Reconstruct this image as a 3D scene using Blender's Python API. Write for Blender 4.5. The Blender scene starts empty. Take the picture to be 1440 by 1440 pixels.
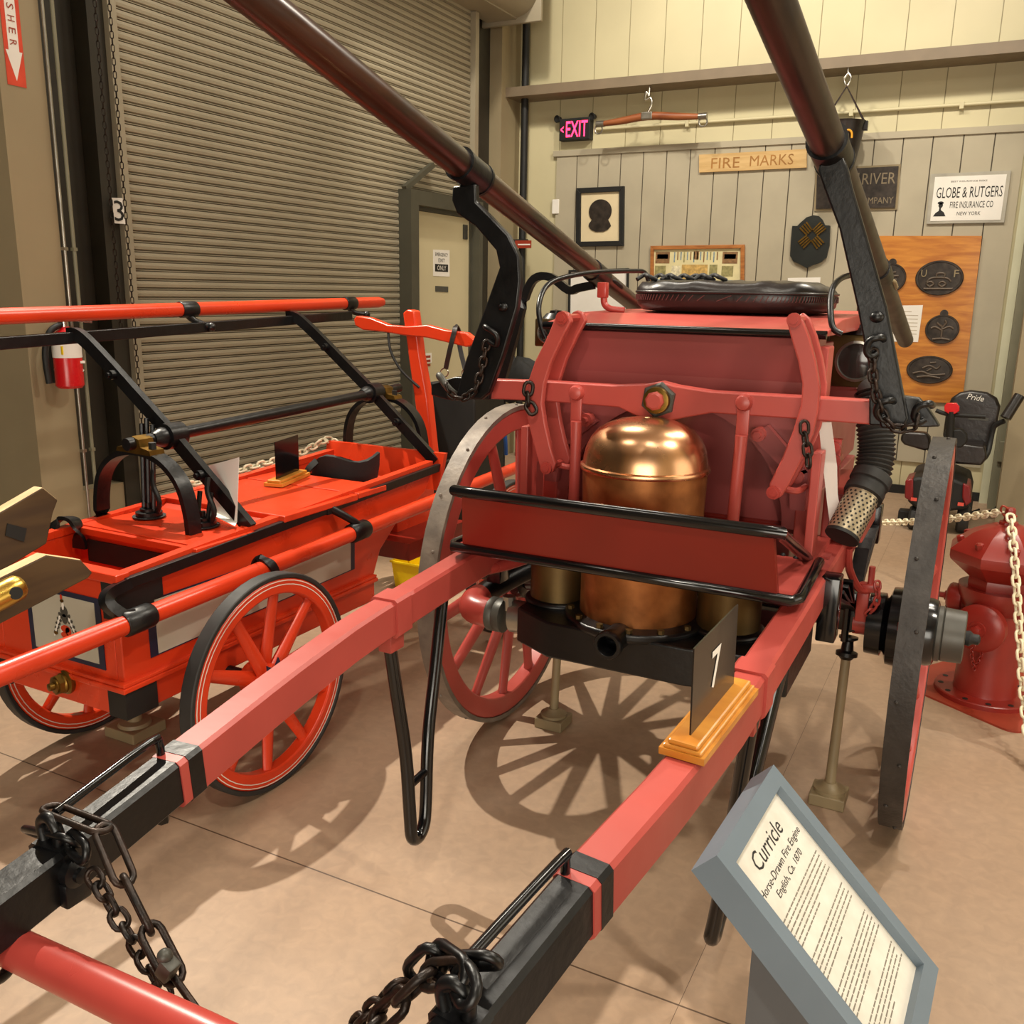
import bpy, bmesh, math, random
from mathutils import Vector as V, Matrix, noise
random.seed(7)
SC = bpy.context.scene
COL = SC.collection
# ---------------------------------------------------------------- camera
PITCH, ROLL, YAW, FPX, CAMH = 0.2355, 0.0179, -0.4732, 1291.0, 1.6
_fw = V((math.sin(YAW), math.cos(YAW), 0)); _rt = V((math.cos(YAW), -math.sin(YAW), 0)); _up = V((0, 0, 1))
CF = _fw*math.cos(PITCH) - _up*math.sin(PITCH)
_u2 = _up*math.cos(PITCH) + _fw*math.sin(PITCH)
CR = _rt*math.cos(ROLL) + _u2*math.sin(ROLL)
CU = -_rt*math.sin(ROLL) + _u2*math.cos(ROLL)
CC = V((0, 0, CAMH))
cam = bpy.data.cameras.new('camera')
cam.sensor_fit = 'HORIZONTAL'; cam.sensor_width = 36.0; cam.lens = FPX/1440*36.0
cam.clip_start = 0.02; cam.clip_end = 100
camo = bpy.data.objects.new('camera', cam); COL.objects.link(camo)
camo.matrix_world = Matrix(((CR.x, CU.x, -CF.x, 0), (CR.y, CU.y, -CF.y, 0), (CR.z, CU.z, -CF.z, CAMH), (0, 0, 0, 1)))
SC.camera = camo

def P(px, py, ax, val):
    """world point seen at a photo pixel, on the plane ax = val"""
    r = CR*(px-720) - CU*(py-720) + CF*FPX
    i = 'xyz'.index(ax)
    return CC + r*((val-CC[i])/r[i])

# ---------------------------------------------------------------- mesh builder
def frame(T, up):
    T = T.normalized(); N = up - T*up.dot(T)
    if N.length < 1e-5:
        up = V((1, 0, 0)) if abs(T.x) < .9 else V((0, 1, 0)); N = up - T*up.dot(T)
    N.normalize(); return T, N, T.cross(N).normalized()

def smooth_path(pts, k=6, closed=False):
    pts = [V(p) for p in pts]; n = len(pts); out = []
    rng = range(n if closed else n-1)
    for i in rng:
        if closed: p0, p1, p2, p3 = pts[i-1], pts[i], pts[(i+1) % n], pts[(i+2) % n]
        else: p0, p1, p2, p3 = pts[max(i-1, 0)], pts[i], pts[i+1], pts[min(i+2, n-1)]
        for j in range(k):
            t = j/k
            out.append(.5*((2*p1) + (p2-p0)*t + (2*p0-5*p1+4*p2-p3)*t*t + (3*p1-p0-3*p2+p3)*t**3))
    if not closed: out.append(pts[-1])
    return out

class MB:
    def __init__(s): s.bm = bmesh.new(); s.mi = 0
    def _face(s, vs):
        try:
            f = s.bm.faces.new(vs); f.material_index = s.mi; return f
        except ValueError: return None
    def box(s, c, d, R=None, bev=0.0):
        c = V(c); d = V(d)*.5; vs = []
        for x in (-1, 1):
            for y in (-1, 1):
                for z in (-1, 1):
                    p = V((x*d.x, y*d.y, z*d.z))
                    if R is not None: p = R @ p
                    vs.append(s.bm.verts.new(c+p))
        fs = [s._face([vs[i] for i in q]) for q in ((0, 1, 3, 2), (4, 6, 7, 5), (0, 4, 5, 1), (2, 3, 7, 6), (0, 2, 6, 4), (1, 5, 7, 3))]
        if bev > 0:
            es = list({e for f in fs for e in f.edges})
            r = bmesh.ops.bevel(s.bm, geom=es, offset=bev, segments=2, affect='EDGES', profile=.5)
            for f in r['faces']: f.material_index = s.mi
        return s
    def bb(s, a, b, bev=0.0):
        a = V(a); b = V(b); return s.box((a+b)/2, (abs(b.x-a.x), abs(b.y-a.y), abs(b.z-a.z)), None, bev)
    def bar(s, a, b, w, h, up=(0, 0, 1), bev=0.0):
        a = V(a); b = V(b); T, N, B = frame(b-a, V(up))
        return s.box((a+b)/2, ((b-a).length, h, w), Matrix((T, N, B)).transposed(), bev)
    def rings(s, rings, closed=False, caps=True, rclosed=True):
        vr = [[s.bm.verts.new(p) for p in r] for r in rings]; n = len(vr[0]); m = len(vr)
        for i in range(m if closed else m-1):
            a, b = vr[i], vr[(i+1) % m]
            for j in range(n if rclosed else n-1): s._face([a[j], a[(j+1) % n], b[(j+1) % n], b[j]])
        if caps and not closed and rclosed:
            s._face(list(reversed(vr[0]))); s._face(vr[-1])
        return s
    def sweep(s, pts, prof, up=(0, 0, 1), k=0, closed=False, caps=True, scale=None):
        """prof: (b, n) offsets; n along up, b across"""
        pts = [V(p) for p in pts]
        if k: pts = smooth_path(pts, k, closed)
        n = len(pts); R = []
        for i, p in enumerate(pts):
            if closed: T = pts[(i+1) % n]-pts[i-1]
            else: T = pts[min(i+1, n-1)]-pts[max(i-1, 0)]
            T, N, B = frame(T, V(up))
            sc = scale[i] if scale else 1
            R.append([p + B*(b*sc) + N*(nn*sc) for b, nn in prof])
        return s.rings(R, closed, caps)
    def strip(s, pts, w, t, up=(0, 0, 1), k=0, closed=False):
        """flat bar: w across, t along 'up'"""
        return s.sweep(pts, ((-w/2, -t/2), (w/2, -t/2), (w/2, t/2), (-w/2, t/2)), up, k, closed)
    def tube(s, pts, r, n=12, k=0, closed=False, caps=True):
        pts = [V(p) for p in pts]; m0 = len(pts)
        if k:
            if isinstance(r, (list, tuple)):
                rr = []
                for i in range(m0-1):
                    for j in range(k): rr.append(r[i]+(r[i+1]-r[i])*j/k)
                rr.append(r[-1]); r = rr
            pts = smooth_path(pts, k, closed)
        m = len(pts); R = []; N = None
        for i, p in enumerate(pts):
            T = (pts[(i+1) % m]-pts[i-1]) if closed else (pts[min(i+1, m-1)]-pts[max(i-1, 0)])
            if T.length < 1e-9: T = V((0, 0, 1))
            T.normalize()
            if N is None: N = frame(T, V((.13, .31, .94)))[1]
            else: N = frame(T, N)[1]
            B = T.cross(N); q = r[i] if isinstance(r, (list, tuple)) else r
            R.append([p + (N*math.cos(a)+B*math.sin(a))*q for a in [2*math.pi*j/n for j in range(n)]])
        return s.rings(R, closed, caps)
    def lathe(s, prof, c=(0, 0, 0), ax=(0, 0, 1), n=24, caps=True):
        c = V(c); T, N, B = frame(V(ax), V((.13, .31, .94)))
        R = []
        for r, z in prof:
            r = max(r, 1e-4)
            R.append([c + T*z + (N*math.cos(a)+B*math.sin(a))*r for a in [2*math.pi*j/n for j in range(n)]])
        return s.rings(R, False, caps)
    def cyl(s, a, b, r, n=20, r2=None):
        a = V(a); b = V(b); return s.lathe([(r, 0), (r if r2 is None else r2, (b-a).length)], a, b-a, n)
    def ring(s, r0, r1, h0, h1, c, ax, n=48):
        """solid ring: rectangular section closed lathe"""
        c = V(c); T, N, B = frame(V(ax), V((.13, .31, .94))); R = []
        for j in range(n):
            a = 2*math.pi*j/n; d = N*math.cos(a)+B*math.sin(a)
            R.append([c+d*r0+T*h0, c+d*r1+T*h0, c+d*r1+T*h1, c+d*r0+T*h1])
        return s.rings(R, True, False)
    def sph(s, c, r, n=14, sc=(1, 1, 1)):
        c = V(c); R = []
        for i in range(n//2+1):
            t = math.pi*i/(n//2); R.append([c+V((max(math.sin(t), 1e-4)*math.cos(a)*r*sc[0], max(math.sin(t), 1e-4)*math.sin(a)*r*sc[1], -math.cos(t)*r*sc[2])) for a in [2*math.pi*j/n for j in range(n)]])
        return s.rings(R)
    def prism(s, pts, vec):
        vec = V(vec); pts = [V(p) for p in pts]
        a = [s.bm.verts.new(p) for p in pts]; b = [s.bm.verts.new(p+vec) for p in pts]; n = len(a)
        s._face(list(reversed(a))); s._face(b)
        for i in range(n): s._face([a[i], a[(i+1) % n], b[(i+1) % n], b[i]])
        return s
    def link(s, c, T, side, L, W, r, n=8):
        """one chain link: stadium of length L along T, width W along side"""
        c = V(c); T, N, B = frame(V(T), V(side)); q = W/2; h = max(L/2-q, 0); pts = []
        for i in range(7): a = -math.pi/2+math.pi*i/6; pts.append(c + T*(h+q*math.cos(a)) + N*(q*math.sin(a)))
        for i in range(7): a = math.pi/2+math.pi*i/6; pts.append(c + T*(-h+q*math.cos(a)) + N*(q*math.sin(a)))
        return s.tube(pts, r, n, 0, True)
    def chain(s, pts, L, W, r, k=8, n=6, tw=0.0):
        pts = smooth_path(pts, k); seg = [0]
        for i in range(1, len(pts)): seg.append(seg[-1]+(pts[i]-pts[i-1]).length)
        pitch = L-2*r*1.05; m = max(1, int(seg[-1]/pitch)); j = 0
        for i in range(m):
            d = (i+.5)*seg[-1]/m
            while j < len(seg)-2 and seg[j+1] < d: j += 1
            f = (d-seg[j])/max(seg[j+1]-seg[j], 1e-9); p = pts[j].lerp(pts[j+1], f); T = pts[j+1]-pts[j]
            _, N, B = frame(T, V((.3, .9, .2))); a = (math.pi/2)*(i % 2)+.6+tw*i
            s.link(p, T, N*math.cos(a)+B*math.sin(a), L, W, r, n)
        return s
    def build(s, name, mats, parent=None, ang=38, bev=0.0):
        bmesh.ops.recalc_face_normals(s.bm, faces=s.bm.faces[:])
        me = bpy.data.meshes.new(name); s.bm.to_mesh(me); s.bm.free()
        for m in (mats if isinstance(mats, (list, tuple)) else [mats]): me.materials.append(m)
        if ang:
            me.shade_smooth(); me.set_sharp_from_angle(angle=math.radians(ang))
        o = bpy.data.objects.new(name, me); COL.objects.link(o)
        if parent is not None: attach(o, parent)
        if bev:
            b = o.modifiers.new('bevel', 'BEVEL'); b.width = bev; b.segments = 2; b.limit_method = 'ANGLE'; b.angle_limit = math.radians(40)
        return o

def attach(o, parent):
    o.parent = parent
    if parent.type == 'EMPTY': o.matrix_parent_inverse = Matrix.Translation(-parent.location)

def tag(o, label, cat, group=None, kind=None):
    o['label'] = label; o['category'] = cat
    if group: o['group'] = group
    if kind: o['kind'] = kind
    return o
def thing(name, loc, label, cat, group=None):
    o = bpy.data.objects.new(name, None); COL.objects.link(o); o.location = loc; o.empty_display_size = .1
    return tag(o, label, cat, group)
def struct(o): o['kind'] = 'structure'; return o

def text_bm(mb, txt, origin, right, up, width=None, height=.1, depth=.0008, align='CENTER', bold=0.0, sx=1.0, shear=0.0):
    """lettering as thin solid geometry laid on a plane; origin = middle of the line (or left end)"""
    cu = bpy.data.curves.new('lettering', 'FONT'); cu.body = txt; cu.size = 1; cu.resolution_u = 2; cu.offset = bold; cu.shear = shear
    ob = bpy.data.objects.new('lettering', cu); COL.objects.link(ob)
    dg = bpy.context.evaluated_depsgraph_get(); dg.update()
    me = bpy.data.meshes.new_from_object(ob.evaluated_get(dg)); COL.objects.unlink(ob); bpy.data.objects.remove(ob); bpy.data.curves.remove(cu)
    if not me.vertices: return mb
    xs = [v.co.x for v in me.vertices]; ys = [v.co.y for v in me.vertices]
    x0, x1, y0, y1 = min(xs), max(xs), min(ys), max(ys)
    sy = height/(y1-y0); s_x = (width/(x1-x0)) if width else sy*sx
    R = V(right).normalized(); U = V(up).normalized(); N = R.cross(U); O = V(origin); xm = (x0+x1)/2 if align == 'CENTER' else x0
    b2 = bmesh.new(); b2.from_mesh(me); bpy.data.meshes.remove(me)
    vm = {}
    for v in b2.verts: vm[v] = mb.bm.verts.new(O + R*((v.co.x-xm)*s_x) + U*((v.co.y-(y0+y1)/2)*sy) + N*depth)
    for f in b2.faces:
        mb._face([vm[v] for v in f.verts])
    b2.free(); return mb

# ---------------------------------------------------------------- materials
def lin(h):
    c = [int(h[i:i+2], 16)/255 for i in (0, 2, 4)]
    return tuple((x/12.92 if x <= .04045 else ((x+.055)/1.055)**2.4) for x in c)+(1,)
def mat(name, hexc, rough=.5, metal=0.0, var=.12, vscale=6.0, bump=0.0, bscale=60.0, coat=0.0, hex2=None, rvar=0.1, spec=.5, emit=None):
    m = bpy.data.materials.new(name); m.use_nodes = True; nt = m.node_tree; N = nt.nodes; L = nt.links
    b = N['Principled BSDF']; b.inputs['Roughness'].default_value = rough; b.inputs['Metallic'].default_value = metal
    b.inputs['Specular IOR Level'].default_value = spec
    if coat: b.inputs['Coat Weight'].default_value = coat; b.inputs['Coat Roughness'].default_value = .12
    tc = N.new('ShaderNodeTexCoord'); ns = N.new('ShaderNodeTexNoise'); ns.inputs['Scale'].default_value = vscale; ns.inputs['Detail'].default_value = 5
    L.new(tc.outputs['Object'], ns.inputs['Vector'])
    c = lin(hexc); c2 = lin(hex2) if hex2 else tuple(x*(1-2*var) for x in c[:3])+(1,)
    c1 = c if hex2 else tuple(min(1, x*(1+var)) for x in c[:3])+(1,)
    cr = N.new('ShaderNodeValToRGB'); cr.color_ramp.elements[0].position = .3; cr.color_ramp.elements[1].position = .7
    cr.color_ramp.elements[0].color = c2; cr.color_ramp.elements[1].color = c1
    L.new(ns.outputs['Fac'], cr.inputs['Fac']); L.new(cr.outputs['Color'], b.inputs['Base Color'])
    if rvar:
        mr = N.new('ShaderNodeMapRange'); mr.inputs['To Min'].default_value = max(0.03, rough-rvar); mr.inputs['To Max'].default_value = min(1, rough+rvar)
        n3 = N.new('ShaderNodeTexNoise'); n3.inputs['Scale'].default_value = vscale*2.3; n3.inputs['Detail'].default_value = 4
        L.new(tc.outputs['Object'], n3.inputs['Vector']); L.new(n3.outputs['Fac'], mr.inputs['Value']); L.new(mr.outputs['Result'], b.inputs['Roughness'])
    if bump:
        n2 = N.new('ShaderNodeTexNoise'); n2.inputs['Scale'].default_value = bscale; n2.inputs['Detail'].default_value = 6
        bp = N.new('ShaderNodeBump'); bp.inputs['Strength'].default_value = bump; bp.inputs['Distance'].default_value = .003
        L.new(tc.outputs['Object'], n2.inputs['Vector']); L.new(n2.outputs['Fac'], bp.inputs['Height']); L.new(bp.outputs['Normal'], b.inputs['Normal'])
    if emit:
        b.inputs['Emission Color'].default_value = lin(emit[0]); b.inputs['Emission Strength'].default_value = emit[1]
    return m
def wood(name, h1, h2, scale=(2, 30, 30), rough=.45, coat=0.0, bump=.15):
    m = mat(name, h1, rough, bump=0); nt = m.node_tree; N = nt.nodes; L = nt.links; b = N['Principled BSDF']
    tc = N.new('ShaderNodeTexCoord'); mp = N.new('ShaderNodeMapping'); mp.inputs['Scale'].default_value = scale
    ns = N.new('ShaderNodeTexNoise'); ns.inputs['Scale'].default_value = 1; ns.inputs['Detail'].default_value = 6; ns.inputs['Distortion'].default_value = .6
    cr = N.new('ShaderNodeValToRGB'); e = cr.color_ramp.elements; e[0].position = .35; e[1].position = .65; e[0].color = lin(h2); e[1].color = lin(h1)
    L.new(tc.outputs['Object'], mp.inputs['Vector']); L.new(mp.outputs['Vector'], ns.inputs['Vector']); L.new(ns.outputs['Fac'], cr.inputs['Fac']); L.new(cr.outputs['Color'], b.inputs['Base Color'])
    if bump:
        bp = N.new('ShaderNodeBump'); bp.inputs['Strength'].default_value = bump; bp.inputs['Distance'].default_value = .002
        L.new(ns.outputs['Fac'], bp.inputs['Height']); L.new(bp.outputs['Normal'], b.inputs['Normal'])
    if coat: b.inputs['Coat Weight'].default_value = coat; b.inputs['Coat Roughness'].default_value = .15
    return m
M = {}
M['red'] = mat('dull red coach paint', 'ae4840', .38, var=.06, vscale=4, bump=.12, bscale=25)
M['redgloss'] = mat('red coach paint', 'aa4038', .3, var=.06, vscale=4, bump=.05, bscale=25)
M['shadedred'] = mat('red panel paint with shade', '78190d', .34, var=.05, vscale=3)  # red darkened to hold the shade on the foot board
M['maroon'] = mat('maroon red panel paint', '8f4442', .34, var=.06, vscale=3)
M['orange'] = mat('bright vermilion paint', 'cb3817', .3, var=.06, vscale=3, bump=.05, bscale=20)
M['iron'] = mat('black painted iron', '0a0a0c', .36, var=.3, vscale=12, bump=.3, bscale=45, spec=.45)
M['blackgloss'] = mat('gloss black paint', '0c0c0e', .16, var=.2, vscale=5, spec=.6)
M['chainiron'] = mat('dark oiled chain iron', '201d1b', .4, metal=.5, var=.3, vscale=40, bump=.3, bscale=120, hex2='332218')
M['tyre'] = mat('worn grey steel tyre', '857a6e', .55, metal=.2, var=.25, vscale=14, bump=.4, bscale=60, hex2='655c54')
M['tyredark'] = mat('dark worn steel tyre', '3c3835', .55, metal=.2, var=.3, vscale=18, bump=.5, bscale=80, hex2='2a2624')
M['rubber'] = mat('dark rubber', '262524', .6, var=.2, vscale=10)
M['darkwood'] = wood('dark stained ash', '3a1a0b', '140804', (26, 2.2, 9), .33, .3, .3)
M['darkwood2'] = wood('worn dark ash', '35241a', '1a100b', (26, 2.2, 9), .42, .15, .3)
M['brownwood'] = wood('walnut brown board', '4c371c', '382613', (14, 3, 22), .55)
M['litedge'] = wood('wood edge lit pale', 'dcb98c', 'c89f70', (20, 6, 20), .7)  # pale tone paints light onto the boards' top and end edges
M['paleoak'] = wood('pale oak', 'cfae78', 'bd9a63', (3, 10, 30), .5)
M['oak'] = wood('varnished oak', 'd3923a', 'b4701f', (3, 10, 30), .35, .3, .1)
M['oakboard'] = wood('golden oak veneer', 'c98430', 'a9621c', (3.5, 3.5, 26), .45, .2, .05)
M['copper'] = mat('polished copper', 'deb089', .26, metal=1, var=.1, vscale=5, hex2='cf9566', rvar=.06, bump=.08, bscale=10)
M['copperdull'] = mat('tarnished copper', 'a86c3c', .45, metal=.8, vscale=16, hex2='7d4d28', rvar=.12, bump=.1, bscale=40)
M['bronze'] = mat('dull bronze', '6f5a35', .42, metal=.8, vscale=6, hex2='4a3a22')
M['brass'] = mat('polished brass', 'd0aa52', .28, metal=1, var=.08, vscale=8, rvar=.03)
M['oldbrass'] = mat('aged brass', '84652c', .35, metal=.9, var=.25, vscale=14)
M['steel'] = mat('bare steel', 'a9a59c', .32, metal=.9, var=.12, vscale=14)
M['chrome'] = mat('bright metal', 'c8c4bb', .25, metal=1, var=.08)
M['greymetal'] = mat('grey cast metal', '4c4b45', .45, metal=.3, var=.08, vscale=10)
M['tanpaint'] = mat('tan painted steel', '8d7d5e', .5, var=.1)
M['leather'] = mat('black leather', '1d1615', .34, var=.3, vscale=7, bump=.5, bscale=30, spec=.6)
M['leatherbrown'] = mat('dark brown leather', '2c1a19', .42, var=.3, vscale=30, bump=.5, bscale=60)
M['white'] = mat('white paper', 'e6e2da', .7, var=.03)
M['cream'] = mat('cream paint', 'bdb59e', .45, var=.06, vscale=2)
M['black'] = mat('matt black', '121211', .6, var=.2)
M['ink'] = mat('black ink', '1b1a18', .7, var=.1)
M['greyink'] = mat('grey ink', '5c564d', .7, var=.1)
M['navy'] = mat('navy blue paint', '1a2038', .4, var=.1)
M['hydrant'] = mat('hydrant red enamel', '86231a', .35, var=.08, vscale=6, bump=.15, bscale=20)
M['plate'] = mat('floor plate red', '97351f', .5, var=.08)
M['whitechain'] = mat('cream plastic', 'e3d9ba', .4, var=.05)
M['glass'] = mat('smoked glass', '2a2826', .08, var=.05, spec=.8)
M['yellow'] = mat('yellow plastic', 'e8c80c', .4, var=.05)
M['greyframe'] = mat('slate blue grey paint', '66737e', .5, var=.04)
M['greydark'] = mat('charcoal grey paint', '55575a', .5, var=.04)
M['hose'] = mat('ribbed black rubber', '2b2927', .55, var=.2)
M['plaque'] = mat('dark cast iron relief', '3a322c', .45, metal=.3, var=.3, vscale=20)
M['exit'] = mat('exit red glow', 'ff3058', .5, var=0, emit=('ff2a55', 5.0))
M['pinkred'] = mat('red enamel cylinder', 'c0141a', .25, var=.04)
M['darkcloth'] = mat('black canvas', '191919', .75, var=.2, bump=.3)
M['blue'] = mat('blue nylon', '1c4f9c', .5)
M['scooterred'] = mat('dark red plastic', '7a1418', .3)
# ================================================================ room materials
def floor_mat():
    m = mat('stained concrete', 'ab937d', .5, var=.1, vscale=1.3, bump=.06, bscale=140, hex2='a3886f', rvar=.12); nt = m.node_tree; N = nt.nodes; L = nt.links
    b = N['Principled BSDF']; src = b.inputs['Base Color'].links[0].from_socket
    tc = N.new('ShaderNodeTexCoord'); sp = N.new('ShaderNodeSeparateXYZ'); L.new(tc.outputs['Object'], sp.inputs[0])
    def joint(sock, off, per, w):
        a = N.new('ShaderNodeMath'); a.operation = 'SUBTRACT'; a.inputs[1].default_value = off; L.new(sock, a.inputs[0])
        p = N.new('ShaderNodeMath'); p.operation = 'PINGPONG'; p.inputs[1].default_value = per/2; L.new(a.outputs[0], p.inputs[0])
        l = N.new('ShaderNodeMath'); l.operation = 'LESS_THAN'; l.inputs[1].default_value = w; L.new(p.outputs[0], l.inputs[0]); return l.outputs[0]
    mx = N.new('ShaderNodeMath'); mx.operation = 'MAXIMUM'
    L.new(joint(sp.outputs['Y'], 1.79, 3.1, .0025), mx.inputs[0]); L.new(joint(sp.outputs['X'], -.46, 3.1, .0007), mx.inputs[1])
    n2 = N.new('ShaderNodeTexNoise'); n2.inputs['Scale'].default_value = 26; n2.inputs['Distortion'].default_value = .8; n2.inputs['Detail'].default_value = 8; L.new(tc.outputs['Object'], n2.inputs['Vector'])
    cr = N.new('ShaderNodeValToRGB'); cr.color_ramp.elements[0].position = .35; cr.color_ramp.elements[1].position = .75
    cr.color_ramp.elements[0].color = (.88, .87, .86, 1); cr.color_ramp.elements[1].color = (1.05, 1.03, 1.0, 1); L.new(n2.outputs['Fac'], cr.inputs['Fac'])
    mu = N.new('ShaderNodeMix'); mu.data_type = 'RGBA'; mu.blend_type = 'MULTIPLY'; mu.inputs[0].default_value = 1
    L.new(src, mu.inputs[6]); L.new(cr.outputs['Color'], mu.inputs[7])
    m2 = N.new('ShaderNodeMix'); m2.data_type = 'RGBA'; L.new(mx.outputs[0], m2.inputs[0]); L.new(mu.outputs[2], m2.inputs[6]); m2.inputs[7].default_value = lin('5a4636')
    L.new(m2.outputs[2], b.inputs['Base Color']); return m
M['floor'] = floor_mat()
M['siding'] = mat('pale yellow green siding', 'c6bd99', .5, var=.04, vscale=1.5)
M['seam'] = mat('darker siding seam', '8f8565', .6, var=.05)  # groove bottoms in a darker tone of the siding
M['panelwood'] = mat('grey tan painted plywood', 'aba28c', .6, var=.05, vscale=3, bump=.05, bscale=60)
M['groove'] = mat('dark plank groove', '4c4334', .7, var=.1)
M['girt'] = mat('brown painted steel', '7d6e5a', .5, var=.06)
M['wallbrown'] = mat('brown beige painted wall', '95876a', .55, var=.05, vscale=2)
M['walldark'] = mat('olive steel with recess shade', '2f2b21', .6, var=.1)  # olive paint darkened further, shade of the recess put into the colour
M['slat'] = mat('taupe grey slat paint', '9a917c', .5, var=.05, vscale=2)
M['frame'] = mat('dark olive frame paint', '48463a', .5, var=.06)
M['doorcream'] = mat('cream door paint', 'c5ba97', .45, var=.03, vscale=2)
M['ceil'] = mat('off white ceiling', 'b8b0a0', .8, var=.03)
M['trimwhite'] = mat('pale green white trim', 'c9c8ac', .5, var=.03)
M['trimgreen'] = mat('dull green grey trim', '7f7c66', .5, var=.05)

# ================================================================ the room
XD, YB = -4.25, 8.28
struct(MB().bb((-5.6, -6.1, -.1), (4.4, 8.6, 0)).build('floor', M['floor'], ang=0))
struct(MB().bb((-5.6, -6.1, 5.6), (4.4, 8.6, 5.7)).build('ceiling', M['ceil'], ang=0))
struct(MB().bb((4.3, -6.1, 0), (4.4, 8.6, 5.6)).build('wall_right', M['siding'], ang=0))
struct(MB().bb((-5.6, -6.1, 0), (4.4, -6.0, 5.6)).build('wall_front', M['siding'], ang=0))
def grooved(x0, x1, z0, z1, y, first, pitch, w, d, thick):
    """boards with grooves: face toward -y; groove bottoms use the second material"""
    mb = MB(); xs = []; x = first
    while x > x0: x -= pitch
    x += pitch
    while x < x1: xs.append(x); x += pitch
    prev = x0
    for x in xs+[x1+w]:
        mb.mi = 0; a = x-w/2 if x <= x1 else x1
        mb.bb((prev, y, z0), (a, y+thick, z1))
        if x <= x1: mb.mi = 1; mb.bb((a, y+d, z0), (a+w, y+thick, z1))
        prev = a+w
    return mb
sx0 = P(789.5, 100, 'y', YB).x; sp = P(835.7, 100, 'y', YB).x - sx0
struct(grooved(-4.75, 4.3, 0, 5.6, YB, sx0, sp, .007, .004, .2).build('wall_back', [M['siding'], M['seam']], ang=0))
px0 = P(813.2, 222, 'y', YB).x; pp = P(843.6, 221, 'y', YB).x - px0
pz0 = P(1252, 646, 'y', YB).z; pz1 = P(785.5, 216, 'y', YB).z
pan = grooved(P(785, 215, 'y', YB).x, .03, pz0, pz1-.03, YB-.025, px0, pp, .009, .007, .0245)
struct(pan.build('trim_1', [M['panelwood'], M['groove']], ang=0))
struct(MB().bb((P(783, 215, 'y', YB).x-.02, YB-.04, pz1-.03), (.05, YB-.0005, pz1+.02)).build('trim_2', M['panelwood'], ang=0))
# girt along the back wall, pale corner strip and columns
gb = MB(); gb.bb((-4.62, 7.98, 3.325), (4.3, 8.0, 3.405)); gb.bb((-4.62, 8.0, 3.325), (4.3, 8.279, 3.345)); gb.bb((-4.62, 8.0, 3.385), (4.3, 8.279, 3.405))
struct(gb.build('trim_3', M['girt'], ang=0))
struct(MB().bb((.052, 8.2, 0), (.112, YB-.0005, 5.6)).build('trim_4', M['trimwhite'], ang=0))
struct(MB().bb((.1135, 8.0, 0), (.36, YB-.0005, 5.6)).build('trim_5', M['trimgreen'], ang=0))
struct(MB().bb((.17, 7.55, 0), (.62, 7.93, 5.6)).build('trim_6', M['wallbrown'], ang=0))
struct(MB().bb((-3.8, YB-.03, 0), (.05, YB-.0005, .07)).build('baseboard_back', M['black'], ang=0))
# left wall: pilaster, recess, guide, door, corner column
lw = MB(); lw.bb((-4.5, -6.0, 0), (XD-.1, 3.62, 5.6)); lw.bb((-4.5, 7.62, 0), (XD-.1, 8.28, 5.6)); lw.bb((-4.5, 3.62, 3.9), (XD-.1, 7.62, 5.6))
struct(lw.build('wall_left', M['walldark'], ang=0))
struct(MB().bb((-4.34, 2.752, 0), (-3.9, 2.972, 5.6)).build('trim_7', M['wallbrown'], ang=0))
struct(MB().bb((-4.349, 2.45, 0), (-4.25, 3.5, .52)).build('trim_8', M['wallbrown'], ang=0))
g0 = P(151, 10, 'x', -4.2).y; g1 = P(163, 10, 'x', -4.2).y
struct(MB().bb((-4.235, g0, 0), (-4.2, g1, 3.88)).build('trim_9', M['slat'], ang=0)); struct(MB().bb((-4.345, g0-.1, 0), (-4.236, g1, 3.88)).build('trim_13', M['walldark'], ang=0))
dl, dr = P(580, 296, 'x', -4.2).y, P(661, 313, 'x', -4.2).y; dz = P(597, 297, 'x', -4.2).z
fl, ft = P(566, 300, 'x', -4.2).y, P(600, 272, 'x', -4.2).z
y_r = P(667, 120, 'x', -4.2).y
prof_slat = [(0, 0), (.013, .005), (.0155, .02), (.0125, .036), (-.006, .0385), (-.006, .041), (.011, .0425), (.011, .046), (-.006, .0475), (.0, .0505)]
def slats(y0, y1, z0, z1):
    mb = MB(); z = z0; row = []
    while z < z1-.02:
        for px_, pz_ in prof_slat[:-1]: row.append((XD+px_, z+pz_))
        z += .0505
    row.append((XD, z)); mb.rings([[V((x, y, zz)) for x, zz in row] for y in (y0, y1)], False, False, False)
    back = [V((XD-.03, y0, z0)), V((XD-.03, y1, z0)), V((XD-.03, y1, z)), V((XD-.03, y0, z))]
    mb._face([mb.bm.verts.new(p) for p in back]); return mb
s = slats(g1-.02, fl+.01, .02, ft); s2 = slats(g1-.02, y_r+.01, .02+.0505*round((ft-.02)/.0505), 3.9)
tmp = bpy.data.meshes.new('t'); s2.bm.to_mesh(tmp); s.bm.from_mesh(tmp); s2.bm.free(); bpy.data.meshes.remove(tmp)
struct(s.build('door_1', M['slat'], ang=20))
struct(MB().bb((-4.3, y_r, 0), (-4.19, y_r+.06, 3.88)).build('trim_10', M['slat'], ang=0))
hd = MB(); hd.tube([(-4.02, 3.3, 4.14), (-4.02, 7.72, 4.14)], .245, 32); hd.bb((-4.34, 7.72, 3.85), (-3.76, 7.76, 4.45), .01)
hd.bb((-4.28, 3.3, 3.885), (-3.99, 7.72, 3.905))
struct(hd.build('trim_11', M['slat']))
cx0, cx1 = P(687, 150, 'y', 7.9).x, P(705, 150, 'y', 7.9).x
struct(MB().bb((cx0, 7.9, 0), (cx1, 8.27, 5.6)).bb((cx0-.07, 7.72, 0), (cx0-.001, 8.27, 5.6)).build('trim_12', M['wallbrown'], ang=0))
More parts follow.
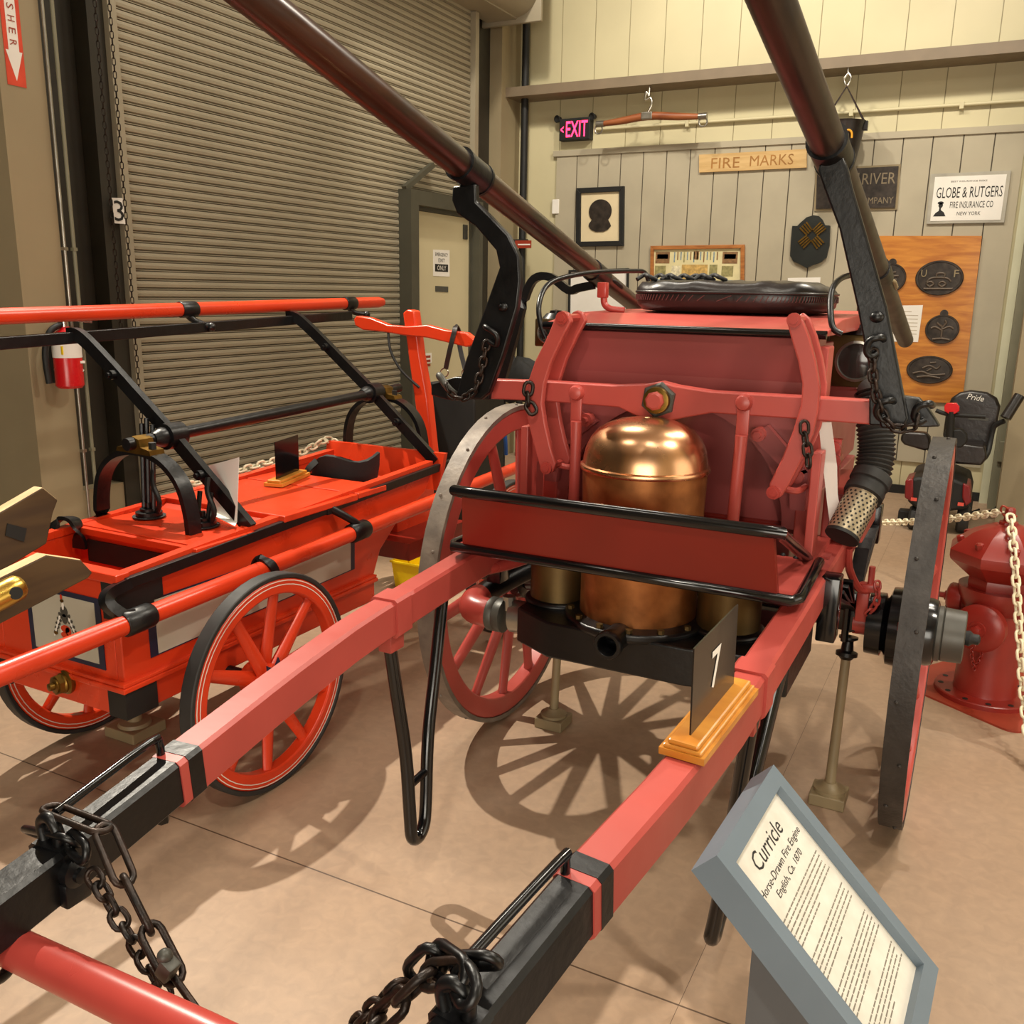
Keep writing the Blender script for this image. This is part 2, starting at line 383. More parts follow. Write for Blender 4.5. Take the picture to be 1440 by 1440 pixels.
# emergency door: frame, leaf, closer hole, notices
fr = MB(); fr.bb((-4.29, fl, 0), (-4.12, dl-.03, ft)); fr.bb((-4.29, dl-.03, dz+.03), (-4.12, dr+.03, ft)); fr.bb((-4.29, dr+.03, 0), (-4.12, dr+.09, ft))
fr.bb((-4.26, dl-.03, 0), (-4.2, dl, dz+.03)); fr.bb((-4.26, dr, 0), (-4.2, dr+.03, dz+.03)); fr.bb((-4.26, dl, dz), (-4.2, dr, dz+.03))
d2 = struct(MB().bb((-4.255, dl+.003, .01), (-4.21, dr-.003, dz-.003)).build('door_2', M['doorcream'], ang=0))
dfr = fr.build('door_frame', M['frame'], d2, ang=0)
MB().bar((-4.18, fl-.0, ft), (-4.18, P(608, 230, 'x', -4.18).y, P(608, 232, 'x', -4.18).z), .04, .04).build('brace', M['frame'], d2)
hx = MB()
for yy, w in ((P(655, 322, 'x', -4.2).y, .07),): hx.bb((-4.21, yy-w/2, P(655, 328, 'x', -4.2).z-.05), (-4.2, yy+w/2, P(655, 316, 'x', -4.2).z))
hx.bb((-4.21, dl+.02, .98), (-4.17, dl+.09, 1.24))
hx.build('door_closer', M['greymetal'], d2)
def rect_sign(nm, pts_px, ax, val, mt, label, cat, th, out, group=None, parent=None, frame_m=None, fw=.02):
    """flat board whose four corners are read from the photo"""
    q = [P(x, y, ax, val) for x, y in pts_px]
    o = MB().prism(q, V(out)*th).build(nm, mt, parent, ang=0)
    if parent is None: tag(o, label, cat, group)
    return o, q
o, q = rect_sign('exit_notice', [(609, 351), (632, 352), (632, 389), (609, 388)], 'x', -4.209, M['white'], 'white notice reading EMERGENCY EXIT ONLY on the cream door', 'sign', .002, (1, 0, 0))
t = MB(); c = (q[0]+q[1])/2; H = (q[0]-q[3]).length
text_bm(t, 'EMERGENCY', c+V((.0025, 0, -H*.18)), (0, 1, 0), (0, 0, 1), .2, H*.13)
text_bm(t, 'EXIT', c+V((.0025, 0, -H*.4)), (0, 1, 0), (0, 0, 1), .1, H*.14)
t.bb(c+V((.002, -.105, -H*.55)), c+V((.0028, .105, -H*.84))); t.build('lettering', M['ink'], o, ang=0)
t = MB(); text_bm(t, 'ONLY', c+V((.003, 0, -H*.695)), (0, 1, 0), (0, 0, 1), .14, H*.18); t.build('word', M['white'], o, ang=0)
o, q = rect_sign('door_plate', [(612, 402), (630, 403), (630, 411), (612, 410)], 'x', -4.209, M['greymetal'], 'small dark engraved plate below the emergency exit notice', 'sign', .003, (1, 0, 0))
o, q = rect_sign('red_notice', [(596, 497), (607, 496), (607, 510), (596, 511)], 'x', -4.209, M['white'], 'small white and red sticker low on the cream door', 'sticker', .001, (1, 0, 0))
m_ = MB()
for k in range(3): m_.bb(q[0]+V((.0012, .015, -.02-.035*k)), q[0]+V((.002, .1, -.04-.035*k)))
m_.build('print', M['plate'], o, ang=0)

# door number 3 on the guide
o, q = rect_sign('number_sign', [(157, 278), (172, 278.5), (176, 315), (161, 314)], 'x', -4.199, M['white'], 'white plate with black numeral 3 beside the roller door', 'sign', .002, (1, 0, 0))
t = MB(); text_bm(t, '3', (q[0]+q[2])/2+V((.003, 0.0, 0)), (0, 1, 0), (0, 0, 1), .06, .105); t.build('numeral', M['ink'], o, ang=0)
# hoist chains
for a, b, lb in (((129, -5), (174, 470), 'left fall of the thin door hoist chain hanging in the dark recess'), ((156, -5), (197, 600), 'right fall of the thin hoist chain along the slat edge')):
    p0, p1 = P(*a, 'x', -4.15), P(*b, 'x', -4.15); y = (p0.y+p1.y)/2
    mb = MB(); mb.chain([(-4.15, y, 3.84), (-4.15, y, 2.2), (-4.15, y, p1.z if b[1] < 500 else .6)], .036, .015, .0024, 10, 5)
    tag(mb.build('hanging_hoist_chain', M['chainiron']), lb, 'chain')
# conduits on the pilaster edge
for i, (dx, mt, lb, r) in enumerate(((.0, 'steel', 'thin grey conduit down the beige pilaster edge', .0075), (.05, 'trimgreen', 'dull green conduit beside the grey one near the recess', .009))):
    mb = MB(); mb.tube([(-3.886, 2.972+.01+dx, .01), (-3.886, 2.972+.01+dx, 5.59)], r, 10)
    for z in (.8, 1.75, 2.9): mb.bb((-3.9, 2.9725+dx, z), (-3.876, 2.993+dx, z+.015))
    tag(mb.build('conduit', M[mt]), lb, 'pipe')
# FIRE EXTINGUISHER arrow sign
q = [P(0, -60, 'x', -3.9), P(22, -60, 'x', -3.9), P(37, 124, 'x', -3.9), P(11, 122, 'x', -3.9)]
yc = (q[2].y+q[3].y)/2+.0; zb = q[2].z; W = abs(q[2].y-q[3].y)
o = tag(MB().bb((-3.8995, yc-W/2, zb), (-3.897, yc+W/2, zb+1.0)).build('extinguisher_sign', mat('sign red', 'd2452a', .5), ang=0), 'red and white arrow sign reading FIRE EXTINGUISHER on the pilaster', 'sign')
t = MB(); zt = zb+.93; t.prism([(-3.8968, yc-W*.28, zt), (-3.8968, yc-W*.28, zb+.14), (-3.8968, yc-W*.44, zb+.14), (-3.8968, yc, zb+.02), (-3.8968, yc+W*.44, zb+.14), (-3.8968, yc+W*.28, zb+.14), (-3.8968, yc+W*.28, zt)], (.0005, 0, 0)); t.build('arrow', M['white'], o, ang=0)
t = MB()
for i, chx in enumerate('EXTINGUISHER'): text_bm(t, chx, (-3.8955, yc, zb+.70-.048*i), (0, 0, -1), (0, 1, 0), W*.26 if chx != 'I' else W*.06, W*.36)
for i, chx in enumerate('FIRE'): text_bm(t, chx, (-3.8955, yc, zb+.91-.04*i), (0, 0, -1), (0, 1, 0), W*.22 if chx != 'I' else W*.05, W*.36)
t.build('lettering', M['plate'], o, ang=0)
# fire extinguisher on the pilaster
ec = P(97, 545, 'x', -3.8); ec.x = -3.79; zt = P(95, 462, 'x', -3.8).z; r = .062
t = thing('fire_extinguisher', ec, 'red fire extinguisher with white label hanging on beige pilaster', 'fire extinguisher')
zb = ec.z; h = zt-zb
MB().lathe([(.02, 0), (r-.01, 0), (r, .012), (r, h*.82), (r*.85, h*.92), (r*.4, h), (.02, h+.01)], ec, (0, 0, 1), 28).build('cylinder', M['pinkred'], t)
MB().ring(r, r+.0012, h*.52, h*.76, ec, (0, 0, 1), 28).build('label_band', M['white'], t)
mb = MB(); mb.bb(ec+V((.02, -.055, h*.58)), ec+V((.04, -.035, h*.72))); mb.build('yellow_mark', M['yellow'], t)
mb = MB(); mb.prism([ec+V((r*.86, .0, h*.30)), ec+V((r*.8, .025, h*.35)), ec+V((r*.6, .05, h*.30)), ec+V((r*.8, .025, h*.25))], (.006, 0, 0)); mb.bb(ec+V((r*.7, .02, h*.42)), ec+V((r*.95, .045, h*.46))); mb.build('sticker', M['white'], t)
mb = MB(); mb.cyl(ec+V((0, 0, h)), ec+V((0, 0, h+.045)), .018); mb.bar(ec+V((0, -.02, h+.045)), ec+V((.03, .12, h+.03)), .02, .012); mb.bar(ec+V((0, -.03, h+.05)), ec+V((.02, .05, h+.1)), .02, .01); mb.build('valve_handle', M['chrome'], t)
MB().tube([ec+V((0, -.02, h+.02)), ec+V((.0, -.08, h*.95)), ec+V((-.01, -.105, h*.6)), ec+V((-.01, -.1, h*.1))], .014, 10, 6).build('hose', M['black'], t)
MB().bb((-3.8995, ec.y-.03, zb+.02), (-3.853, ec.y+.03, zb+h*.8)).build('wall_bracket', M['black'], t)

# black riser pipe in the corner, valve and tags
rp = V((P(739, 100, 'y', 8.12).x, 8.12, 0))
t = thing('riser_pipe', rp, 'tall black vertical pipe in the room corner', 'pipe')
MB().cyl(rp, rp+V((0, 0, 5.59)), .034, 16).build('pipe', M['black'], t)
vz = P(735, 338, 'y', 8.1).z
mb = MB(); mb.cyl(rp+V((-.16, -.05, vz-.02)), rp+V((.08, -.05, vz-.02)), .03, 12); mb.cyl(rp+V((-.16, -.05, vz-.06)), rp+V((-.16, -.05, vz+.1)), .025, 12); mb.build('valve', M['black'], t)
mb = MB(); MB().cyl(rp+V((-.16, -.05, vz-.04)), rp+V((-.16, -.05, vz+.03)), .04, 14).build('valve_body', M['plate'], t); mb.bb(rp+V((-.03, -.09, vz-.075)), rp+V((.14, -.085, vz-.005))); mb.build('valve_tag', M['plate'], t)
MB().bb(rp+V((.0, -.092, vz-.048)), rp+V((.13, -.09, vz-.036))).build('tag_stripe', M['white'], t)
# conduit across the wall under the girt
z0 = P(950, 174, 'y', 8.24).z
o = MB(); o.tube([(P(838, 182, 'y', 8.24).x, 8.25, z0), (4.2, 8.25, z0)], .014, 10)
for x in (-2.6, -1.25, -.45, .6): o.bb((x, 8.23, z0-.03), (x+.03, 8.2795, z0+.022))
tag(o.build('wall_conduit', M['siding']), 'horizontal pale conduit below the brown girt on back wall', 'pipe')
# ================================================================ the red horse-drawn curricle fire engine
XC = -.81
fe = thing('fire_engine', (XC, 2.97, 0), 'large red two-wheeled horse-drawn fire engine with copper dome and long shafts', 'fire engine')
def part(mb, nm, mt, ang=38, par=None, bev=0.0, label=None):
    o = mb.build(nm, mt, par if par is not None else fe, ang, bev)
    if label: o['label'] = label
    return o
def outline(px, y, th, par, nm, mt, bev=.004, label=None):
    return part(MB().prism([P(a, b, 'y', y) for a, b in px], (0, th, 0)), nm, mt, 30, par, bev, label)

def wheel(par, c, sx, R, tw, tyre_t, fell, nsp, hubm, rm, tm, phase=0.0, hub_r=.1, sp_r=.023, dish=.03, pin=None, rivets=0):
    """carriage wheel in the plane x = c.x; sx = +1 if its outer side faces +x"""
    c = V(c); ax = V((1, 0, 0))
    w = MB().ring(R-tyre_t-fell, R-tyre_t, -tw*.46, tw*.46, c, ax, 56)
    rim = w.build('wheel', rm, par, 30, .006)
    ty = MB().ring(R-tyre_t, R, -tw/2, tw/2, c, ax, 56)
    for k in range(rivets):
        a = 2*math.pi*k/rivets; ty.sph(c+V((.012*(1 if k % 2 else -1), math.cos(a)*R, math.sin(a)*R)), .006, 8)
    ty.build('tyre', tm, rim, 30, 0 if rivets else .004)
    if pin:
        for rr in (R-tyre_t-.007, R-tyre_t-.02):
            b = MB()
            for side in (-1, 1): b.ring(rr-.0014, rr+.0014, side*tw*.46-.0006, side*tw*.46+.0006, c, ax, 56)
            b.build('pinstripe', pin, rim, 0)
    for i in range(nsp):
        a = phase+2*math.pi*i/nsp; d = V((0, math.cos(a), math.sin(a)))
        p0 = c + d*(hub_r*.8) + ax*(sx*-dish*1.0); p1 = c + d*(R-tyre_t-fell+.012)
        off = ax*(.012 if i % 2 else -.012)
        b = MB(); T = (p1-p0-off).normalized(); side = T.cross(ax).normalized()
        prof = [(math.cos(t)*sp_r*1.25, math.sin(t)*sp_r*.85) for t in [2*math.pi*j/10 for j in range(10)]]
        b.sweep([p0+off, p0.lerp(p1, .12)+off*.8, p0.lerp(p1, .5)+off*.4, p0.lerp(p1, .93), p1], prof, ax, 0, False, True, [1.15, 1.1, .95, .8, 1.0])
        b.build('spoke', rm, rim, 40)
    return rim
RW, WY, WZ = .6, 2.975, .6
for sx, wx, nm in ((1, -.095, 'R'), (-1, -1.525, 'L')):
    rim = wheel(fe, (wx, WY, WZ), sx, RW, .064, .016, .072, 14, M['blackgloss'], M['red'], M['tyre'] if sx < 0 else M['tyredark'], .12, rivets=20)
    c = V((wx, WY, WZ)); ax = V((sx, 0, 0))
    h = MB(); h.lathe([(.05, -.155), (.098, -.15), (.1, -.105), (.085, -.1), (.09, -.095), (.122, -.085), (.125, -.05), (.11, -.04), (.105, .03), (.1, .045), (.088, .05)], c, ax, 32)
    h.build('hub', M['blackgloss'], rim)
    MB().lathe([(.086, .05), (.086, .062), (.08, .065), (.083, .068), (.08, .125), (.07, .128), (.03, .128)], c, ax, 32).build('hub_cap', M['greymetal'], rim)
    MB().lathe([(.022, .128), (.024, .14), (.016, .15), (.016, .165), (.008, .17)], c, ax, 12).build('axle_nut', M['black'], rim)
part(MB().cyl((-1.45, WY, WZ), (-.17, WY, WZ), .031, 20), 'axle', M['blackgloss'])
# leaf springs and their hangers
for s in (1, -1):
    x = XC+s*.505; b = MB()
    for k in range(4):
        L = .5-.1*k; b.strip([(x, WY-L, .82-.06*(L/.5)**2*0-.012*k), (x, WY-L*.5, .70-.012*k+.03), (x, WY, .665-.012*k), (x, WY+L*.5, .73-.012*k), (x, WY+L, .82-.012*k)], .045, .01, (0, 0, 1), 6)
    part(b, 'leaf_spring', M['iron'])
    b = MB(); b.bb((x-.03, WY-.04, .57), (x+.03, WY+.04, .7), .006); b.cyl((x, WY-.05, .70), (x, WY-.05, .54), .012, 8); b.cyl((x, WY+.05, .70), (x, WY+.05, .54), .012, 8)
    part(b, 'spring_clip', M['blackgloss'])
    part(MB().bb((x-.025, WY-.53, .7), (x+.025, WY-.46, .88), .005), 'spring_hanger', M['blackgloss']); part(MB().bb((x-.025, WY+.46, .74), (x+.025, WY+.53, .88), .005), 'spring_hanger', M['blackgloss'])
# ---- shafts (the long red poles with black front ends)
ys = [3.45, 2.9, 2.2, 1.65, 1.35, 1.08, .76, .3, -.15]
offs = [.46, .46, .46, .447, .42, .385, .352, .318, .295]
zt = [.895, .89, .872, .846, .825, .806, .778, .742, .712]
def shaft_pt(y, s):
    for i in range(len(ys)-1):
        if ys[i] >= y >= ys[i+1]:
            f = (ys[i]-y)/(ys[i]-ys[i+1]); return V((XC+s*(offs[i]+(offs[i+1]-offs[i])*f), y, zt[i]+(zt[i+1]-zt[i])*f))
sw, sh = .066, .09
def shaft_prof(k=1.0, g=0.0):
    w, h, c = sw*k/2+g, sh*k, .007
    return ((-w+c, g), (w-c, g), (w, -c+g), (w, -h+c-g), (w-c, -h-g), (-w+c, -h-g), (-w, -h+c-g), (-w, -c+g))
shafts = {}
for s in (1, -1):
    mb = MB()
    def seg(y0, y1, mi, k=1.0, g=0.0, n=8):
        mb.mi = mi; mb.sweep([shaft_pt(y0+(y1-y0)*i/n, s) for i in range(n+1)], shaft_prof(k, g), (0, 0, 1))
    y_b = 1.10 if s > 0 else 1.07
    seg(3.44, y_b, 0, 1.0, 0, 22); seg(y_b+.0, y_b-.035, 1, 1.0, .0015, 3); seg(y_b-.035, y_b-.055, 0, 1.0, .0005, 2); seg(y_b-.055, -.14, 1, .94, 0, 14)
    sh_o = part(mb, 'shaft', [M['red'], M['iron']], 30); shafts[s] = sh_o
    mb = MB(); mb.sweep([shaft_pt(1.84, s), shaft_pt(1.775, s)], shaft_prof(1, .006), (0, 0, 1)); p = shaft_pt(1.805, s); mb.bb(p+V((-.02, -.03, -sh-.05)), p+V((.02, .03, -sh)), .004)
    part(mb, 'strap', M['red'], 30, sh_o)
    # iron guide bar standing over the black end
    a, b_ = shaft_pt(y_b-.045, s), shaft_pt(.80, s); sid = V((-.018, 0, 0))
    mb = MB(); mb.tube([a+sid+V((0, 0, -.01)), a+sid+V((0, -.002, .022)), a+sid+V((0, -.02, .032)), b_+sid+V((0, .02, .036)), b_+sid+V((0, .002, .028)), b_+sid+V((0, 0, -.01))], .0075, 10, 3)
    part(mb, 'guide_rail', M['blackgloss'], 40, sh_o)
    # iron collar with a lug for the pole chain
    p = shaft_pt(.78, s); mb = MB(); mb.sweep([shaft_pt(.80, s), shaft_pt(.765, s)], shaft_prof(.95, .004), (0, 0, 1))
    q = p+V((.036, 0, -.035)); mb.lathe([(.022, -.006), (.022, .012), (.012, .016), (.012, .024), (.004, .026)], q, (1, 0, 0), 16)
    mb.tube([p+V((-.02, 0, .0)), p+V((-.024, 0, .03)), p+V((-.005, 0, .042)), p+V((.012, 0, .025)), p+V((.012, 0, 0))], .009, 10, 4)
    mb.bb(q+V((-.01, -.022, -.05)), q+V((.012, .022, -.01)), .004)
    part(mb, 'collar', M['iron'], 40, sh_o)
    for yb_ in (1.0, .86): p = shaft_pt(yb_, s); part(MB().cyl(p+V((0, 0, -sh-.02)), p+V((0, 0, -sh+.01)), .012, 6), 'bolt_head', M['iron'], 30, sh_o)
    # prop iron: U-shaped leg under the shaft
    x0 = XC+s*.46; xb = XC+s*.405; bt = V((xb, 1.85, .165))
    la, lb = V((x0, 1.80, .775)), V((x0+s*.005, 2.08, .79))
    def legp(a, f): return a.lerp(bt, f)
    pa, pb = legp(la, .88)+V((0, -.02, 0)), legp(lb, .88)+V((0, .025, 0))
    mb = MB(); mb.tube([la, legp(la, .3), legp(la, .6), pa, bt+V((0, -.028, .018)), bt, bt+V((0, .03, .02)), pb, legp(lb, .6), legp(lb, .3), lb], .0172, 12, 4)
    pr = part(mb, 'prop_iron', M['blackgloss'])
    ra, rb = legp(la, .74), legp(lb, .74); MB().cyl(ra+V((0, -.012, 0)), rb+V((0, .012, .0)), .0115, 10).build('rung', M['blackgloss'], pr)
# red swingle bar under the left shaft tip
bz = P(120, 1388, 'y', .69); mb = MB(); mb.lathe([(.02, 0), (.027, .02), (.029, .35), (.03, .5), (.029, .65), (.027, .98), (.02, 1.0)], (-1.28, .69, bz.z), (1, 0, .03), 24)
sb = part(mb, 'swingle_bar', M['redgloss'])
mb = MB(); p = V((-1.175, .69, bz.z)); mb.tube([p+V((.0, .0, .05)), p+V((.02, -.035, .02)), p+V((.01, -.04, -.03)), p+V((0, 0, -.05)), p+V((-.01, .04, -.02)), p+V((0, .03, .04))], .009, 10, 5, True); mb.build('iron_loop', M['iron'], sb)
mb = MB(); mb.tube([V((-.36, .69, bz.z+.05)), V((-.35, .655, bz.z)), V((-.36, .69, bz.z-.02)), V((-.36, .73, bz.z+.02))], .009, 10, 5, True); mb.build('iron_loop', M['iron'], sb)
# pole chains: large links and a twisted fine chain
def links(pts, par, nm, W, r, mt=M['chainiron'], twist0=0, n=12):
    mb = MB()
    for i in range(len(pts)-1):
        a, b = V(pts[i]), V(pts[i+1]); L = (b-a).length+2.6*r; T = b-a; _, N, B = frame(T, V((.9, -.3, .1))); an = twist0+(1.35 if i % 2 else .15)
        mb.link((a+b)/2, T, N*math.cos(an)+B*math.sin(an), L, W, r, n)
    return part(mb, nm, mt, 50, par)
Y = .8
links([P(70, 1136, 'y', Y), P(146, 1166, 'y', Y), P(176, 1238, 'y', Y-.02), P(210, 1306, 'y', Y-.03), P(246, 1376, 'y', Y-.04), P(292, 1440, 'y', Y-.05), P(330, 1500, 'y', Y-.05)], shafts[-1], 'pole_chain', .03, .0052)
links([P(45, 1170, 'y', Y+.01), P(100, 1182, 'y', Y-.02), P(118, 1200, 'y', Y-.03)], shafts[-1], 'shackle', .03, .0062, M['iron'], 1.1)
mb = MB(); mb.chain([P(128, 1226, 'y', Y-.02), P(160, 1280, 'y', Y-.03), P(200, 1345, 'y', Y-.035), P(236, 1410, 'y', Y-.04), P(262, 1470, 'y', Y-.04)], .031, .021, .0042, 8, 9, .35); part(mb, 'twist_chain', M['chainiron'], 50, shafts[-1])
k_ = P(236, 1362, 'y', Y-.055); mb = MB(); mb.box(k_, (.022, .022, .03), Matrix.Rotation(.5, 3, 'Y'), .003); mb.sph(k_+V((-.004, 0, .018)), .011, 12); part(mb, 'chain_hook', M['greymetal'], 40, shafts[-1])
Y = .82
links([P(586, 1372, 'y', Y), P(612, 1345, 'y', Y), P(648, 1372, 'y', Y-.03), P(660, 1400, 'y', Y-.05)], shafts[1], 'shackle', .034, .007, M['iron'], .4)
links([P(628, 1352, 'y', Y+.01), P(690, 1350, 'y', Y)], shafts[1], 'lifting_link', .028, .0068, M['iron'], .9)
links([P(645, 1368, 'y', Y-.03), P(600, 1372, 'y', Y-.03), P(566, 1405, 'y', Y-.04), P(528, 1440, 'y', Y-.05), P(500, 1480, 'y', Y-.05), P(470, 1520, 'y', Y-.05)], shafts[1], 'pole_chain', .03, .0058)
mb = MB(); mb.chain([P(566, 1382, 'y', Y-.02), P(530, 1416, 'y', Y-.03), P(495, 1450, 'y', Y-.03), P(470, 1490, 'y', Y-.03)], .031, .021, .0046, 8, 9, .35); part(mb, 'twist_chain', M['chainiron'], 50, shafts[1])
# ---- foot board
tA, tB = V((XC-.425, 2.085, 1.075)), V((XC+.425, 2.085, 1.075)); bA, bB = V((XC-.475, 2.125, .905)), V((XC+.475, 2.125, .905))
jA, jB = V((XC-.43, 2.5, .905)), V((XC+.43, 2.5, .905))
fb = part(MB().prism([tA+V((.01, .008, -.012)), tB+V((-.01, .008, -.012)), V((XC+.43, 2.125, .908)), V((XC-.43, 2.125, .908))], (0, .02, .004)), 'foot_board', M['shadedred'], 0, label='front panel in red darkened for its shade')
part(MB().tube([jA+V((-.0, .02, .0)), tA+V((-.0, .06, -.02)), tA+V((-.01, .004, 0)), tA+V((.05, 0, 0)), tB+V((-.05, 0, 0)), tB+V((.01, .004, 0)), tB+V((.0, .06, -.02)), jB+V((0, .02, 0))], .0155, 14, 0), 'foot_rail', M['blackgloss'], 60, fb)
part(MB().tube([jA+V((-.035, .0, 0)), bA+V((0, .03, 0)), bA+V((.012, .0, 0)), bB+V((-.012, 0, 0)), bB+V((0, .03, 0)), jB+V((.035, 0, 0))], .014, 14, 0), 'foot_rail', M['blackgloss'], 60, fb)
pf = MB(); pf.bb((XC-.46, 2.135, .892), (XC+.46, 2.2, .908)); pf.bb((XC-.46, 2.2, .892), (XC-.25, 2.5, .908)); pf.bb((XC+.25, 2.2, .892), (XC+.46, 2.5, .908))
part(pf, 'foot_plate', M['red'], 0, fb)
bb_ = MB()
for a, b in ((1119, 785), (1101, 781)): bb_.sph(P(a, b, 'z', .908), .008, 10)
part(bb_, 'rivets', M['black'], 50, fb)
# ---- pump: base casting, copper air vessel, barrels
DY = 2.38
base = MB(); base.prism([(XC-.33, 2.27, .60), (XC-.2, 2.2, .60), (XC+.2, 2.2, .60), (XC+.45, 2.26, .60), (XC+.45, 2.62, .60), (XC-.33, 2.62, .60)], (0, 0, .105)); base.lathe([(.2, .135), (.207, .14), (.207, .16), (.17, .165)], (XC, DY, .56), (0, 0, 1), 36)
for s in (1, -1): base.lathe([(.1, .135), (.103, .155), (.09, .16)], (XC+s*.255, DY+.02, .56), (0, 0, 1), 30)
pb = part(base, 'pump_base', M['iron'], 35, None, .006)
mb = MB(); q = P(853, 909, 'y', 2.12); ring = [(.024, .0), (.036, 0), (.039, .012), (.033, .02), (.033, .16), (.0, .16)]
mb.lathe([(.026, .1), (.025, .004), (.028, 0), (.036, 0), (.039, .006), (.039, .02), (.034, .026), (.034, .2)], q, (0, 1, 0), 28, False); part(mb, 'outlet_pipe', M['iron'], 40, pb)
MB().cyl(q+V((0, .09, 0)), q+V((0, .095, 0)), .026).build('pipe_bore', M['black'], pb)
for k in range(14): a = 2*math.pi*k/14; part(MB().cyl((XC+.19*math.cos(a), DY+.19*math.sin(a), .715), (XC+.19*math.cos(a), DY+.19*math.sin(a), .732), .010, 6), 'bolt_head', M['bronze'], 30, pb)
prof = [(.165, 0), (.164, .1), (.168, .35), (.171, .450), (.177, .452), (.179, .458), (.177, .464), (.171, .467), (.169, .485), (.163, .512), (.151, .538), (.132, .560), (.106, .576), (.078, .586), (.045, .592), (.012, .594), (.008, .589), (.001, .589)]
dz0 = .68; prof = [(r, z if z > .2 else max(z, .042)) for r, z in prof]
av = part(MB().lathe([(r, z+dz0) for r, z in prof[:5]], (XC, DY, 0), (0, 0, 1), 48), 'air_vessel', M['copperdull'], 40, None, 0, 'tarnished brown copper lower wall')
part(MB().lathe([(r, z+dz0) for r, z in prof[4:]], (XC, DY, 0), (0, 0, 1), 48), 'dome', M['copper'], 40, av, 0, 'bright polished copper dome with a rolled seam')
for s in (1, -1):
    cb = part(MB().lathe([(.088, .03), (.086, .05), (.086, .28), (.092, .285), (.092, .3), (.08, .3)], (XC+s*.255, DY+.02, .68), (0, 0, 1), 32), 'pump_barrel', M['bronze'])
    x = XC+s*.255
    mb = MB(); mb.cyl((x-s*.02, DY+.06, .9), (P(812 if s < 0 else 1047, 560, 'y', 2.43).x, 2.43, 1.24), .0165, 12); part(mb, 'piston_rod', M['red'])
# ---- suction elbow on the left, couplings
e0, e1 = P(742, 868, 'y', 2.36), P(708, 864, 'y', 2.36)
part(MB().cyl(e0+V((.02, 0, 0)), P(722, 866, 'y', 2.36), .047, 24, .05), 'coupling', M['steel'])
part(MB().lathe([(.05, 0), (.053, .003), (.053, .02), (.05, .024), (.053, .028), (.053, .05), (.048, .053)], P(690, 862, 'y', 2.36), (1, 0, 0), 28), 'coupling_ring', M['greymetal'])
e2 = P(690, 862, 'y', 2.36)
part(MB().tube([e2, e2+V((-.03, 0, 0)), e2+V((-.065, .012, .002)), e2+V((-.085, .05, .008)), e2+V((-.085, .09, .012))], [.044, .046, .047, .045, .042], 20, 5), 'suction_elbow', M['redgloss'])
part(MB().tube([e2+V((-.085, .08, .012)), e2+V((-.07, .16, .03)), e2+V((-.0, .3, .07)), e2+V((.12, .45, .1)), e2+V((.3, .55, .1))], .037, 16, 6), 'suction_pipe', M['iron'])
mb = MB(); mb.cyl(P(716, 842, 'y', 2.34), P(716, 858, 'y', 2.34), .014, 8); mb.cyl(P(716, 838, 'y', 2.34), P(716, 843, 'y', 2.34), .02, 8); part(mb, 'clamp_bolt', M['steel'], 30)
part(MB().tube([(XC-.46, 2.25, .80), (XC-.40, 2.4, .80), (XC-.30, 2.62, .84), (XC-.28, 2.8, .86)], .018, 12, 5), 'stay_rod', M['redgloss'])
# ---- body
bx0, bx1, fy = -1.205, -.415, 2.62
bd = MB(); bd.bb((bx0, fy+.09, .95), (bx1, 2.86, 1.475)); bd.bb((bx0+.06, 2.86, .95), (bx1-.075, 4.25, 1.49)); bd.bb((bx0+.05, fy+.1, .70), (bx1-.05, 4.1, .95))
body = part(bd, 'body', M['maroon'], 0, None, .004)
# front frame with an arched opening
R_, zc, n = .335, .955, 28
arch = [(XC+R_*math.cos(math.pi*i/n), fy, zc+R_*math.sin(math.pi*i/n)) for i in range(n+1)]
fp = MB()
for i in range(n):   # plate above the arch, split into columns so that it stays planar
    a, b = arch[i], arch[i+1]; fp.prism([a, (a[0], fy, 1.375), (b[0], fy, 1.375), b], (0, .028, 0))
fp.bb((bx0+.0, fy, .955), (XC-R_, fy+.028, 1.375)); fp.bb((XC+R_, fy, .955), (bx1, fy+.028, 1.375))
part(fp, 'front_plate', M['maroon'], 0, body)
up = MB(); up.prism([(bx0, fy, 1.37), (bx0, fy-.02, 1.495), (bx0, fy+.1, 1.495), (bx0, fy+.1, 1.37)], (bx1-bx0, 0, 0)); part(up, 'top_panel', M['maroon'], 0, body)
part(MB().bb((bx0+.02, fy+.0795, 1.3), (bx1-.02, fy+.0895, 1.4)), 'inner_board', M['maroon'], 0, body)
part(MB().bb((bx0-.01, fy+.05, .93), (bx1+.01, fy+.1, .952)), 'seam_board', M['shadedred'], 0, body)
for s, x in ((-1, bx0), (1, bx1)):
    part(MB().bb((x-.025, fy-.006, .9), (x+.025, fy+.085, 1.47), .004), 'corner_post', M['red'], 0, body)
lid = MB(); lid.prism([(bx0-.02, fy-.03, 1.497), (bx0-.02, fy-.03, 1.512), (bx0-.02, 2.85, 1.538), (bx0-.02, 3.2, 1.545), (bx0-.02, 4.3, 1.545), (bx0-.02, 4.3, 1.497)], (bx1-bx0+.04, 0, 0))
ld = part(lid, 'lid', M['red'], 0, None, .004)
part(MB().tube([(bx0-.02, fy-.035, 1.502), (bx1+.02, fy-.035, 1.502)], .012, 12), 'lid_bead', M['blackgloss'], 60, ld)
q = P(848, 408, 'y', 2.92); mb = MB(); mb.box(q, (.032, .03, .05), None, .004); mb.tube([q+V((.004, 0, -.02)), q+V((.008, 0, -.045)), q+V((.03, .0, -.06)), q+V((.075, .01, -.064))], .011, 10, 5); part(mb, 'lid_catch', M['redgloss'], 40, ld)
